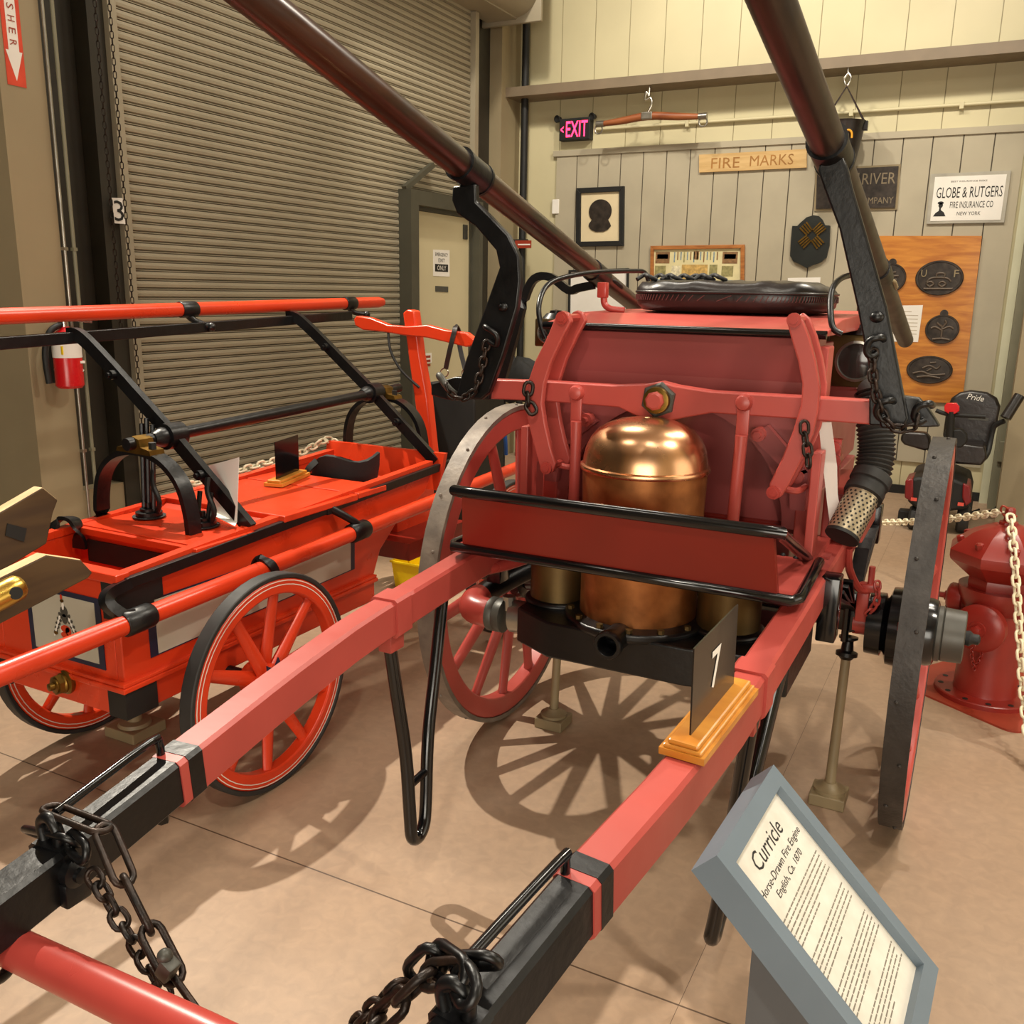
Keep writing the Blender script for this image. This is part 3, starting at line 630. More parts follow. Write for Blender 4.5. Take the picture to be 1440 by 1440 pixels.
# side tool box on the right and its mirror on the left
for s in (1, -1):
    x0, x1 = (XC+s*.42, XC+s*.54); a, b = min(x0, x1), max(x0, x1)
    tb = part(MB().bb((a, 2.78, .9), (b, 3.1, 1.06), .006), 'side_locker', M['red'], 0)
    MB().bb((a+.02, 2.776, .925), (b-.02, 2.781, 1.04)).build('locker_panel', M['maroon'], tb, 0)
    x = XC+s*.432; part(MB().bb((x-.012, 2.5, .88), (x+.012, 2.57, 1.2), .003), 'side_post', M['red'], 0)
    mb = MB(); mb.bb((XC+s*.43-.02, 2.5, .885), (XC+s*.43+.02, 2.8, .905)); mb.bb((XC+s*.46-.02, 2.62, .76), (XC+s*.46+.015, 2.66, .89)); part(mb, 'step_bracket', M['red'], 0)
    mb = MB(); q = V((XC+s*.45, 2.72, 1.15)); mb.bb(q+V((-.015, -.015, -.09)), q+V((.015, .015, .06))); mb.cyl(q+V((0, -.03, 0)), q+V((0, .03, 0)), .02, 10); mb.cyl(q+V((0, -.03, .04)), q+V((0, .03, .04)), .014, 10); part(mb, 'locker_catch', M['redgloss'], 40)
# ---- rocking beam, guides, arms
beam = [(686, 534), (760, 536), (860, 542), (905, 541), (927, 537), (950, 543), (1000, 551), (1130, 558), (1230, 564), (1232, 598), (1130, 590), (1000, 581), (960, 588), (927, 596), (892, 584), (870, 573), (760, 564), (686, 561)]
bm_o = outline(beam, 2.45, .055, None, 'rocking_beam', M['red'])
q = P(927, 562, 'y', 2.449); mb = MB(); mb.lathe([(.05, 0), (.05, .012), (.044, .016)], q, (0, -1, 0), 6); part(mb, 'pivot_plate', M['greymetal'], 30, bm_o)
mb = MB(); mb.lathe([(.036, .012), (.038, .02), (.036, .03), (.028, .032)], q, (0, -1, 0), 30); part(mb, 'pivot_washer', M['oldbrass'], 40, bm_o)
mb = MB(); mb.lathe([(.026, .03), (.026, .045), (.02, .05), (.012, .05)], q, (0, -1, 0), 8); part(mb, 'pivot_nut', M['red'], 30, bm_o)
for a, b in ((812, 552), (1047, 566)):
    q = P(a, b, 'y', 2.448); part(MB().lathe([(.021, -.01), (.023, .008), (.018, .02), (.008, .024)], q, (0, -1, 0), 16), 'rod_bolt', M['red'], 40, bm_o)
    part(MB().bb(q+V((-.017, -.008, -.1)), q+V((.017, .0, .0)), .003), 'rod_eye', M['red'], 30, bm_o)
gl = [(783, 440), (770, 472), (752, 508), (741, 540), (738, 570), (745, 605), (753, 636), (759, 658), (767, 668), (777, 664), (781, 652), (774, 630), (767, 600), (762, 568), (765, 540), (775, 508), (792, 472), (803, 452), (798, 440), (790, 437)]
gr = [(1106, 452), (1113, 478), (1122, 508), (1128, 540), (1126, 570), (1115, 606), (1098, 648), (1082, 680), (1079, 695), (1088, 704), (1099, 698), (1110, 680), (1128, 645), (1144, 608), (1151, 575), (1153, 545), (1147, 508), (1138, 474), (1128, 449), (1117, 440)]
for poly, e0, e1 in ((gl, (791, 447), (769, 658)), (gr, (1117, 450), (1088, 692))):
    w = [P(a, b, 'y', 2.405) for a, b in poly]
    g = part(MB().prism(w, (0, .022, 0)), 'guide', M['red'], 30, None, .004)
    part(MB().prism([p+V((0, .105, 0)) for p in w], (0, .02, 0)), 'guide', M['red'], 30, None, .004)
    for e in (e0, e1):
        q = P(*e, 'y', 2.405); part(MB().cyl(q+V((0, -.012, 0)), q+V((0, .13, 0)), .011, 8).lathe([(.018, -.008), (.018, 0)], q, (0, 1, 0), 14), 'guide_bolt', M['redgloss'], 40, g)
    q = P(*e1, 'y', 2.42); part(MB().tube([q+V((0, .07, 0)), q+V((.045, .07, -.005)), q+V((.06, .12, .0))] , .009, 8, 4), 'guide_stay', M['red'], 40, g)
for s in (-1, 1):
    x = XC+s*.3; mb = MB(); mb.prism([(x+s*.06, 2.585, 1.11), (x+s*.1, 2.585, 1.13), (x-s*.02, 2.585, 1.25), (x-s*.07, 2.585, 1.22)], (0, .03, 0)); mb.prism([(x+s*.06, 2.585, 1.02), (x+s*.1, 2.585, 1.02), (x+s*.1, 2.585, 1.14), (x+s*.05, 2.585, 1.12)], (0, .03, 0))
    st = part(mb, 'stay_plate', M['maroon'], 0); part(MB().cyl((x+s*.075, 2.57, 1.115), (x+s*.075, 2.6, 1.115), .017, 12), 'stay_bolt', M['red'], 40, st)
    part(MB().cyl((x-s*.04, 2.565, 1.225), (x-s*.04, 2.6, 1.225), .02, 12).cyl((x-s*.04, 2.545, 1.225), (x-s*.04, 2.57, 1.225), .011, 8), 'stay_bolt', M['red'], 40, st)
AL = [(640, 560), (655, 505), (682, 432), (702, 376), (697, 352), (668, 318), (642, 300), (635, 282), (636, 262), (668, 258), (669, 284), (690, 305), (714, 330), (729, 360), (731, 395), (727, 432), (707, 500), (688, 552), (676, 562)]
AR = [(1238, 602), (1222, 520), (1205, 432), (1180, 322), (1158, 264), (1150, 240), (1154, 222), (1184, 216), (1192, 236), (1198, 262), (1218, 330), (1247, 432), (1264, 520), (1277, 588), (1270, 605)]
PL = [(606, 540), (640, 530), (690, 534), (688, 562), (628, 562), (606, 556)]
PR = [(1222, 556), (1262, 556), (1292, 560), (1306, 575), (1322, 600), (1300, 601), (1222, 598)]
PD = V((.045, .958, -.284)).normalized()
arms = {}
for s, A, Pp, p0, yy in ((-1, AL, PL, P(655, 250, 'y', 2.40), 2.40), (1, AR, PR, P(1165, 222, 'y', 2.42), 2.41)):
    arm = outline(A, yy, .026, None, 'lever_arm', M['iron'], .005); arms[s] = arm
    outline(Pp, 2.437, .035, arm, 'end_plate', M['iron'], .004)
    pole = MB(); ts = [-1.75, -1.72, -1.2, 0, .9, 1.8, 1.84]; rs = [.02, .04, .042, .041, .036, .031, .02]
    c0 = p0+V((0, .02, .02)); pole.tube([c0+PD*t for t in ts], rs, 22)
    pl = part(pole, 'pump_pole', M['darkwood'] if s < 0 else M['darkwood2'])
    mb = MB(); mb.tube([c0+PD*-.05, c0+PD*.06], .0465, 22); mb.tube([c0+PD*-.055, c0+PD*-.045], .049, 22); mb.tube([c0+PD*.055, c0+PD*.065], .049, 22); part(mb, 'pole_ferrule', M['iron'], 40, pl)
    tr = .93
    cr_ = c0+PD*tr; mb = MB(); mb.tube([cr_+PD*-.05, cr_+PD*.05], .041, 20); part(mb, 'pole_ferrule', M['iron'], 40, pl)
    b = MB()
    for k in range(5): b.link(cr_+PD*(.1+.012*k), PD, V((1, 0, 0)), .02, .08, .006)
    part(b, 'lashing', M['black'] if s < 0 else M['tanpaint'], 50, pl)
    # rear arm of the same lever
    ra = MB(); yb = cr_.y; x = cr_.x
    if s < 0: pts = [P(700, 560, 'y', yb), P(722, 480, 'y', yb), P(738, 420, 'y', yb), P(752, 392, 'y', yb), P(775, 390, 'y', yb), P(800, 408, 'y', yb), P(814, 405, 'y', yb), cr_+V((-.01, 0, -.04))]
    else: pts = [V((x+.05, yb, 1.30)), V((x+.035, yb, 1.42)), V((x+.02, yb, 1.54)), V((x+.0, yb, 1.6))]
    ra.strip(pts, .025, .03, (.3, 0, 1), 4); part(ra, 'rear_arm', M['iron'], 40)
rb = MB(); rb.bb((-1.45, cr_.y-.03, 1.24), (-.30, cr_.y+.03, 1.30), .006); part(rb, 'rear_beam', M['red'], 0)
# bolts, hooks and safety chains on the arms
for s, bolts in ((-1, ((708, 432), )), (1, ((1233, 446),))):
    for a, b in bolts: part(MB().sph(P(a, b, 'y', 2.4), .017, 12, (1, .7, .8)), 'arm_bolt', M['iron'], 50, arms[s])
mb = MB(); q = P(692, 470, 'y', 2.39); mb.tube([q+V((-.03, .02, .02)), q+V((-.01, -.02, .02)), q+V((.025, -.02, .0)), q+V((.02, -.01, -.03)), q+V((-.005, -.01, -.02))], .008, 10, 5); part(mb, 'hook', M['iron'], 50, arms[-1])
mb = MB(); mb.chain([P(685, 480, 'y', 2.385), P(680, 505, 'y', 2.385), P(675, 528, 'y', 2.385), P(666, 550, 'y', 2.38), P(650, 560, 'y', 2.38), P(635, 555, 'y', 2.38), P(628, 540, 'y', 2.38)], .032, .02, .0042, 6, 8); part(mb, 'safety_chain', M['chainiron'], 50, arms[-1])
mb = MB(); q = P(626, 535, 'y', 2.42); mb.tube([q+V((-.02, 0, .01)), q+V((0, -.03, .015)), q+V((.03, -.03, -.02)), q+V((.05, -.0, -.05))], .011, 10, 5); part(mb, 'hook', M['greymetal'], 50, arms[-1])
for e, nm in (((1243, 575), 'hook'), ((1296, 580), 'hook'), ((1229, 488), 'hook')):
    q = P(*e, 'y', 2.40); mb = MB(); mb.tube([q+V((.02, .03, .015)), q+V((.015, -.02, .024)), q+V((-.008, -.025, .016)), q+V((-.014, -.02, -.008)), q+V((-.003, -.015, -.022)), q+V((.01, -.01, -.014))], .0085, 10, 5); part(mb, nm, M['iron'], 50, arms[1])
mb = MB(); mb.chain([P(1229, 492, 'y', 2.39), P(1227, 515, 'y', 2.385), P(1230, 545, 'y', 2.38), P(1238, 575, 'y', 2.375), P(1252, 598, 'y', 2.37), P(1270, 603, 'y', 2.37), P(1286, 598, 'y', 2.37), P(1290, 585, 'y', 2.38)], .032, .02, .0042, 6, 8); part(mb, 'safety_chain', M['chainiron'], 50, arms[1])
mb = MB(); mb.chain([P(1131, 594, 'y', 2.395), P(1132, 615, 'y', 2.39), P(1136, 635, 'y', 2.39), P(1137, 656, 'y', 2.39)], .036, .022, .0042, 6, 8); part(mb, 'pin_chain', M['chainiron'], 50)
mb = MB(); mb.chain([P(744, 540, 'y', 2.395), P(742, 562, 'y', 2.39), P(750, 580, 'y', 2.385)], .04, .026, .0055, 6, 8); part(mb, 'pin_chain', M['chainiron'], 50)
# iron seat rails
mb = MB(); mb.tube([P(768, 476, 'y', 2.66), P(760, 455, 'y', 2.66), P(758, 428, 'y', 2.68), P(768, 403, 'y', 2.76), P(790, 391, 'y', 2.86), P(835, 383, 'y', 3.05), P(890, 381, 'y', 3.3), P(906, 383, 'y', 3.38), P(912, 396, 'y', 3.4), P(914, 410, 'y', 3.4)], .0085, 10, 4); part(mb, 'seat_rail', M['iron'], 50)
mb = MB(); mb.tube([P(1184, 470, 'y', 2.66), P(1172, 462, 'y', 2.66), P(1168, 440, 'y', 2.68), P(1170, 408, 'y', 2.74), P(1182, 392, 'y', 2.84), P(1200, 386, 'y', 3.0), P(1215, 384, 'y', 3.3), P(1214, 410, 'y', 3.4)], .0085, 10, 4); part(mb, 'seat_rail', M['iron'], 50)
# lanterns on both rear corners
for q, lb, k, mm in ((P(1204, 508, 'y', 3.2), 'square bronze lantern with a round glass', 1.0, 'bronze'), (P(770, 468, 'y', 3.25), 'dark lantern behind the left guide', .62, 'bronze')):
    lt = part(MB().bb(q+V((-.09*k, 0, -.085*k)), q+V((.09*k, .15, .085*k)), .006), 'lantern', M[mm], 30, None, 0, lb)
    MB().lathe([(.062*k, -.002), (.066*k, -.008), (.058*k, -.012), (.056*k, -.004)], q, (0, 1, 0), 32).build('lantern_rim', M['steel'], lt)
    MB().lathe([(.058*k, -.004), (.04*k, -.007), (.001, -.009)], q, (0, 1, 0), 28).build('lantern_glass', M['glass'], lt)
    MB().lathe([(.09*k, 0), (.06*k, .02), (.04*k, .022), (.04*k, .03), (.001, .034)], q+V((0, .075, .085*k)), (0, 0, 1), 20).build('lantern_roof', M['iron'], lt)
    MB().bar(q+V((0, .07, -.08*k)), V(((bx1-.075) if q.x > XC else bx0+.06, q.y+.07, 1.3)), .02, .03).build('lantern_bracket', M['redgloss'], lt, 0)
# draw hook bracket standing on the right of the axle
mb = MB(); q = V((XC+.535, 2.93, .6))
mb.tube([q+V((-.035, -.1, .27)), q+V((-.03, -.08, .2)), q+V((0, -.04, .13)), q+V((.03, -.02, .125))], .012, 8, 4); mb.bb(q+V((-.005, -.03, .02)), q+V((.03, .01, .14)), .004); mb.cyl(q+V((-.012, .04, 0)), q+V((.035, .04, 0)), .042, 16); mb.cyl(q+V((.03, -.02, .12)), q+V((.03, -.02, .2)), .01, 8); mb.bb(q+V((.0, -.035, .12)), q+V((.06, .0, .145)), .004)
ab = part(mb, 'axle_bracket', M['redgloss'], 30)
mb = MB(); mb.chain([q+V((.05, -.04, .16)), q+V((.055, -.045, .1)), q+V((.03, -.04, .05))], .03, .018, .004, 5, 7); part(mb, 'bracket_chain', M['redgloss'], 50, ab)

# ---- things lying on or hanging from the engine
cu = MB(); ring = []
def sup(t, a, b, e=.55): c_, s_ = math.cos(t), math.sin(t); return (a*math.copysign(abs(c_)**e, c_), b*math.copysign(abs(s_)**e, s_))
cx, cy, ca, cb_, cz = -.785, 3.16, .315, .25, 1.546
for f, z in ((.0, 0), (.8, 0), (.93, .004), (.985, .022), (1.0, .045), (.99, .07), (.95, .088), (.86, .097), (.6, .1), (.3, .101), (.02, .101)):
    row = []
    for j in range(72):
        x, y = sup(2*math.pi*j/72, ca*f, cb_*f); zz = z
        if f > .3 and z > .05: zz += .0075*noise.noise(V((x*14, y*14, 2.2)))+.004*math.sin(x*60)
        row.append(V((cx+x, cy+y, cz+zz+.004*noise.noise(V((x*5, y*5, 0)))*(z > .01))))
    ring.append(row)
cu.rings(ring)
cush = thing('seat_cushion', (cx, cy, cz), 'black buttoned leather cushion lying on the red engine lid', 'cushion'); cu.build('pad', M['leather'], cush, 60)
mb = MB(); mb.tube([V((cx+sup(2*math.pi*j/90, ca*1.0, cb_*1.0)[0], cy+sup(2*math.pi*j/90, ca*1.0, cb_*1.0)[1], cz+.062)) for j in range(90)], .0045, 8, 0, True); mb.mi = 1
for j in range(120):
    t_ = 2*math.pi*j/120; x, y = sup(t_, ca*1.004, cb_*1.004); x2, y2 = sup(t_+.03, ca*1.004, cb_*1.004); mb.bar((cx+x, cy+y, cz+.036), (cx+x2*.999, cy+y2*.999, cz+.054), .0025, .0025)
mb.build('piping', [M['leather'], mat('maroon thread', '5a2b28', .7)], cush, 60)
mb = MB(); random.seed(3)
for k in range(7):
    p = V((cx-.27+.05*k*.8, cy-.12+random.uniform(-.06, .05), cz+.101)); mb.tube([p+V((-.03, 0, .0)), p+V((-.01, .02, .016)), p+V((.015, -.01, .01)), p+V((.035, .01, 0))], .007, 8, 4)
mb.build('tie_straps', M['black'], cush, 60)
# ribbed hose with perforated strainer
h0 = [P(1228, 552, 'y', 2.72), P(1231, 600, 'y', 2.68), P(1232, 640, 'y', 2.66), P(1222, 680, 'y', 2.63), P(1211, 702, 'y', 2.60)]
sh_ = thing('suction_hose', P(1184, 752, 'y', 2.52), 'ribbed black suction hose ending in a perforated metal strainer beside the engine', 'hose')
path = smooth_path(h0, 14); rr = [.047+.0035*(1 if i % 2 else -1) for i in range(len(path))]
MB().tube([V((path[0].x-.05, 3.3, 1.22)), V((path[0].x-.03, 3.0, 1.25))]+path, [.046, .046]+rr, 24).build('hose', M['hose'], sh_, 60)
s0, s1 = P(1213, 697, 'y', 2.60), P(1184, 754, 'y', 2.52); ax = (s1-s0).normalized(); L = (s1-s0).length
MB().lathe([(.05, -.07), (.054, -.066), (.054, -.04), (.049, -.037), (.049, -.022), (.053, -.02), (.053, -.002), (.044, .003)], s0, ax, 28).build('hose_collar', M['rubber'], sh_)
st = MB(); st.lathe([(.045, -.002), (.045, L), (.042, L)], s0, ax, 32); st.mi = 1
_, N_, B_ = frame(ax, V((.13, .31, .94)))
for i in range(int((L-.012)/.0105)):
    for j in range(20):
        a = 2*math.pi*(j+.5*(i % 2))/20; d = N_*math.cos(a)+B_*math.sin(a); c = s0+ax*(.012+.0105*i)+d*.0448; tt = d.cross(ax)
        st.prism([c+(ax*math.cos(b)+tt*math.sin(b))*.0034 for b in [math.pi*k/3 for k in range(6)]], d*.0006)
st.build('strainer', [mat('dull nickelled metal', 'b5a78c', .38, metal=.7), M['black']], sh_, 40)
MB().lathe([(.046, L-.006), (.046, L+.004), (.03, L+.005), (.001, L+.005)], s0, ax, 28).build('end_plate', M['black'], sh_)
# white paper strip
wp = [(1151, 594), (1169, 594), (1177, 656), (1178, 695), (1180, 706), (1167, 737), (1163, 706), (1155, 634)]
tag(MB().prism([P(a, b, 'y', 2.585) for a, b in wp], (0, .002, 0)).build('paper_strip', M['white'], None, 0), 'long narrow white paper hanging beside the right curved guide', 'paper')
# stands under the axle
for px, lb in ((P(775, 1022, 'z', 0), 'tan post stand under the left end of the axle beam'), (P(1163, 1130, 'z', 0), 'tan post stand beside the right engine wheel')):
    x = px.x; y = px.y+.02; top = .569
    j = thing('axle_stand', (x, y, 0), lb, 'stand')
    MB().box((x, y, .02), (.11, .11, .04), None, .004).build('base', M['tanpaint'], j, 0)
    MB().lathe([(.05, .04), (.05, .05), (.03, .056), (.02, .07)], (x, y, 0), (0, 0, 1), 24).build('flange', M['tanpaint'], j)
    tp = V((x if x > -.8 else x, WY, top)); MB().cyl((x, y, .055), (x, y+(WY-y)*.8, top-.09), .0165, 16, .0145).build('post', M['tanpaint'], j)
    a = V((x, y+(WY-y)*.8, top-.1)); MB().lathe([(.018, 0), (.026, .01), (.034, .012), (.034, .024), (.02, .03), (.017, .06), (.03, .068), (.03, .075)], a, (tp-a)+V((0, 0, .02)), 20).build('screw_head', M['iron'], j)
# number 7 card on the right shaft
a, b = shaft_pt(1.40, 1), shaft_pt(1.69, 1); dr_ = (b-a).normalized(); sd = V((dr_.y, -dr_.x, 0)).normalized(); upn = sd.cross(dr_).normalized()
if upn.z < 0: upn = -upn
nb = thing('number_stand', (a+b)/2+upn*.002, 'black card with white 7 on oak base atop the right shaft', 'number card')
Rm = Matrix((dr_, sd, upn)).transposed(); L = (b-a).length; c = (a+b)/2
mb = MB(); mb.box(c+upn*.0085, (L, .082, .013), Rm); mb.box(c+upn*.0185, (L*.98, .07, .008), Rm, .003); mb.box(c+upn*.027, (L*.96, .056, .01), Rm, .004); mb.build('base', M['oak'], nb, 0)
c2 = c+upn*.03+dr_*.0
card = [c+dr_*(-L*.38)+upn*.025, c+dr_*(L*.38)+upn*.025, c+dr_*(L*.38)+upn*.195, c+dr_*(-L*.38)+upn*.195]
MB().prism(card, sd*.003).build('card', M['blackgloss'], nb, 0)
t = MB(); text_bm(t, '7', c+upn*.115+sd*.0035, dr_, upn, .045, .075, .0006, bold=.015); t.build('numeral', M['white'], nb, 0)
# ================================================================ the small vermilion hand-pumped engine on the left
hx0, hx1, hf = -2.70, -2.13, 1.70
hp = thing('hand_engine', (-2.42, 2.5, 0), 'small vermilion hand-pumped fire engine with black rocking levers, left of the big engine', 'fire engine')
def hpart(mb, nm, mt, ang=38, par=None, bev=0.0, label=None):
    o = mb.build(nm, mt, par if par is not None else hp, ang, bev)
    if label: o['label'] = label
    return o
def yz(px, py, x): q = P(px, py, 'x', x); return q
side = [(hf, .46), (hf, .775), (2.0, .785), (3.40, .845), (3.32, .74), (3.12, .665), (2.98, .56), (2.93, .46)]
mb = MB()
for x in (hx0, hx1-.028): mb.prism([(x, y, z) for y, z in side], (.028, 0, 0))
mb.bb((hx0+.028, hf, .46), (hx1-.028, hf+.028, .775)); mb.bb((hx0+.028, hf+.028, .46), (hx1-.028, 2.93, .5))
mb.prism([(hx0+.028, 2.9, .46), (hx0+.028, 2.96, .56), (hx0+.028, 3.10, .665), (hx0+.028, 3.36, .76), (hx0+.028, 3.36, .78), (hx0+.028, 3.08, .69), (hx0+.028, 2.93, .57)], (hx1-hx0-.056, 0, 0))
hull = hpart(mb, 'hull', M['orange'], 20, None, .004)
mb = MB(); mb.prism([(hx0-.03, 3.38, .74), (hx1+.03, 3.38, .74), (hx1+.04, 3.42, .9), (hx0-.04, 3.42, .9)], (0, .025, 0)); hpart(mb, 'transom', M['orange'], 0, hull)
for x in (hx0-.004, hx1-.032):
    hpart(MB().prism([(x, hf+.03, .775), (x, 2.0, .787), (x, 3.38, .845), (x, 3.38, .87), (x, 2.0, .812), (x, hf+.03, .797)], (.036, 0, 0)), 'gunwale', M['orange'], 0, hull)
hpart(MB().bb((hx0-.012, hf-.008, .772), (hx1+.012, hf+.04, .80), .004), 'front_rail', M['orange'], 0, hull)
# skirt, moulding and black corner irons
mb = MB(); mb.bb((hx0-.01, hf-.012, .365), (hx1+.012, 2.92, .455)); sk = hpart(mb, 'skirt', M['orange'], 0, hull, .004)
mb = MB(); mb.bb((hx0-.022, hf-.024, .445), (hx1+.024, 2.93, .46)); mb.bb((hx0-.016, hf-.018, .46), (hx1+.018, 2.93, .472)); hpart(mb, 'moulding', M['orange'], 0, hull, .003)
for x in (hx0-.013, hx1-.058):
    mb = MB(); mb.bb((x, hf-.015, .36), (x+.075, hf+.1, .446)); hpart(mb, 'corner_iron', M['black'], 0, sk)
mb = MB(); mb.bb((hx1-.06, hf-.004, .66), (hx1+.003, hf+.11, .772)); mb.bb((hx1-.012, hf-.004, .66), (hx1+.004, hf+.16, .76)); hpart(mb, 'corner_iron', M['black'], 0, hull)
mb = MB(); q = P(93, 752, 'x', hx0+.02); mb.strip([V((hx0-.01, q.y-.03, .80)), V((hx0+.0, q.y, .835)), V((hx0+.05, q.y+.01, .835)), V((hx0+.07, q.y+.01, .80)), V((hx0+.07, q.y+.01, .74))], .05, .012, (0, .2, 1), 4); hpart(mb, 'corner_hook', M['iron'], 30, hull)
# painted panels
fp_px = [(39, 829), (140, 846), (152, 944), (49, 909)]
def panel(pts, out, nm, inner_m):
    c = sum(pts, V())/len(pts); pn = hpart(MB().prism(pts, out*.003), nm, M['navy'], 0, hull)
    e = [(pts[i]+(c-pts[i]).normalized()*.028) for i in range(4)]
    MB().prism([p+out*.003 for p in e], out*.0015).build('panel_field', inner_m, pn, 0); return pn, e
M['field'] = mat('pale grey panel paint', 'b5b0a0', .4, var=.03)
x0_, x1_ = P(42, 870, 'y', hf).x, P(146, 900, 'y', hf).x
fpn, e = panel([V((x0_, hf-.0005, .715)), V((x1_, hf-.0005, .715)), V((x1_, hf-.0005, .495)), V((x0_, hf-.0005, .495))], V((0, -1, 0)), 'front_panel', M['field'])
panel([P(205, 845, 'x', hx1+.0005), P(498, 745, 'x', hx1+.0005), P(498, 800, 'x', hx1+.0005), P(212, 925, 'x', hx1+.0005)], V((1, 0, 0)), 'side_panel', M['field'])
# crest: plumed helmet, mantling, shield and scroll
cc = P(92, 880, 'y', hf-.006); em = MB(); ems = [M['greymetal'], M['white'], M['orange'], M['oldbrass']]
def blob(dx, dz, rx, rz, mi, a=0.0, n=10):
    em.mi = mi; c = cc+V((dx, 0, dz)); em.prism([c+V((rx*math.cos(t)*math.cos(a)-rz*math.sin(t)*math.sin(a), 0, rx*math.cos(t)*math.sin(a)+rz*math.sin(t)*math.cos(a))) for t in [2*math.pi*i/n for i in range(n)]], (0, -.0012-.0004*mi, 0))
random.seed(5)
for s in (-1, 1):
    for k in range(5): blob(s*(.018+.007*k), .03-.014*k, .011, .006, 0, s*(.9-.4*k)); blob(s*(.022+.007*k), .022-.014*k, .004, .008, 1, s*.4)
blob(0, .045, .016, .018, 0); blob(0, .022, .013, .016, 0); blob(-.002, .062, .005, .012, 1); blob(-.004, .078, .007, .005, 3); blob(-.006, .09, .004, .008, 2)
blob(0, -.01, .02, .012, 2); blob(-.012, -.016, .012, .016, 1); blob(.012, -.016, .012, .014, 2); blob(-.004, -.03, .018, .01, 2)
for k in range(9): blob(-.04+.01*k, -.062-.012*math.sin(math.pi*k/8), .008, .005, 1, .3*(k-4)/4)
blob(.044, -.068, .004, .007, 3); blob(-.044, -.066, .004, .007, 3); blob(-.045, -.03, .008, .006, 3)
hpart(em, 'emblem', ems, 0, fpn)
q = P(96, 958, 'y', hf-.012); mb = MB(); mb.lathe([(.034, -.005), (.038, .004), (.038, .01), (.03, .014), (.032, .02), (.028, .026), (.024, .028), (.024, .045), (.012, .047), (.012, .06), (.006, .062)], q, (-.15, -1, 0), 20); cp = hpart(mb, 'outlet_cap', M['oldbrass'])
MB().lathe([(.032, .024), (.032, .04)], q, (-.15, -1, 0), 6).build('hex_nut', M['oldbrass'], cp, 0)
# deck: valve board in front, hinged lid behind, open well
d0 = 1.985
mb = MB(); mb.bb((hx0-.02, d0, .785), (hx1+.02, 2.33, .808)); mb.bb((hx0, d0+.02, .808), (hx1, d0+.1, .812)); dk = hpart(mb, 'deck', M['orange'], 0, hull, .004)
hpart(MB().bb((hx0+.028, d0+.02, .50), (hx1-.028, d0+.045, .785)), 'well_board', M['orange'], 0, hull)
hpart(MB().bb((hx0+.07, d0+.014, .69), (hx1-.07, d0+.0195, .765)), 'dark_slot', M['black'], 0, hull)
hpart(MB().prism([(hx0+.03, 2.335, .79), (hx1-.03, 2.335, .79), (hx1-.0, 2.4, .815), (hx0+.0, 2.4, .815)], (0, 0, .006)), 'step_board', M['orange'], 0, hull)
ld2 = hpart(MB().bb((hx0-.012, 2.38, .808), (hx1+.03, 2.80, .832), .004), 'lid', M['orange'], 0, hull)
hpart(MB().bb((hx0-.012, 2.804, .812), (hx1+.03, 2.99, .834), .004), 'lid', M['orange'], 0, hull)
for xx in (-2.555, -2.30):
    q = V((xx, 2.2, .812)); w = MB().lathe([(.056, .001), (.056, .0035), (.001, .0035)], q, (0, 0, 1), 28).build('cylinder_mouth', M['black'], dk)
    MB().lathe([(.045, .003), (.045, .018), (.03, .02), (.03, .03), (.012, .032), (.012, .05), (.001, .05)], q, (0, 0, 1), 20).build('piston_head', M['iron'], w)
    for dx in (-.028, .0, .03):
        zt_ = 1.09+(-(xx+.03+2.47))*.82+.02*(dx == 0)
        if dx == 0 and xx > -2.4: continue
        hpart(MB().cyl((xx+dx*.8, 2.2, .835), (xx+dx*.9-.0, 2.22, min(zt_, 1.2)), .0085, 8), 'piston_link', M['iron'], 40)
    hpart(MB().tube([(xx+.04, 2.2, .83), (xx+.055, 2.2, .87), (xx+.03, 2.2, .93), (xx+.025, 2.21, .98)], .009, 8, 4), 'piston_stirrup', M['iron'], 40)
# arches and rocking shaft
aF = [(-2.69, .785), (-2.685, .88), (-2.655, .975), (-2.58, 1.04), (-2.475, 1.062), (-2.37, 1.04), (-2.295, .975), (-2.262, .88), (-2.255, .785)]
for yy, dz_, dx_ in ((2.115, 0, 0), (3.5, .055, .01)):
    mb = MB(); pts = [V((x+dx_, yy, z+dz_)) for x, z in aF]
    if yy > 3: pts[0].z = pts[-1].z = .80
    mb.strip(pts, .055, .018, (0, 0, 1) if False else (.02, 0, 1), 5); 
    hpart(mb, 'arch', M['iron'], 40)
    q = V((-2.475+dx_, yy, 1.062+dz_)); b = MB(); b.prism([q+V((x, -.03, z)) for x, z in ((-.08, 0), (.08, -.005), (.075, .012), (.035, .02), (.028, .045), (0, .055), (-.028, .045), (-.035, .02), (-.075, .014))], (0, .06, 0)); br = hpart(b, 'bearing', M['oldbrass'], 30)
    b = MB()
    for dx in (-.058, .058): b.cyl(q+V((dx, 0, .01)), q+V((dx, 0, .035)), .013, 6)
    b.build('bearing_nuts', M['black'], br, 30)
ax0, ax1 = V((-2.475, 2.06, 1.092)), V((-2.465, 3.62, 1.150))
rs_ = hpart(MB().tube([ax0, ax1], .021, 18), 'rocking_shaft', M['iron'])
lv = []
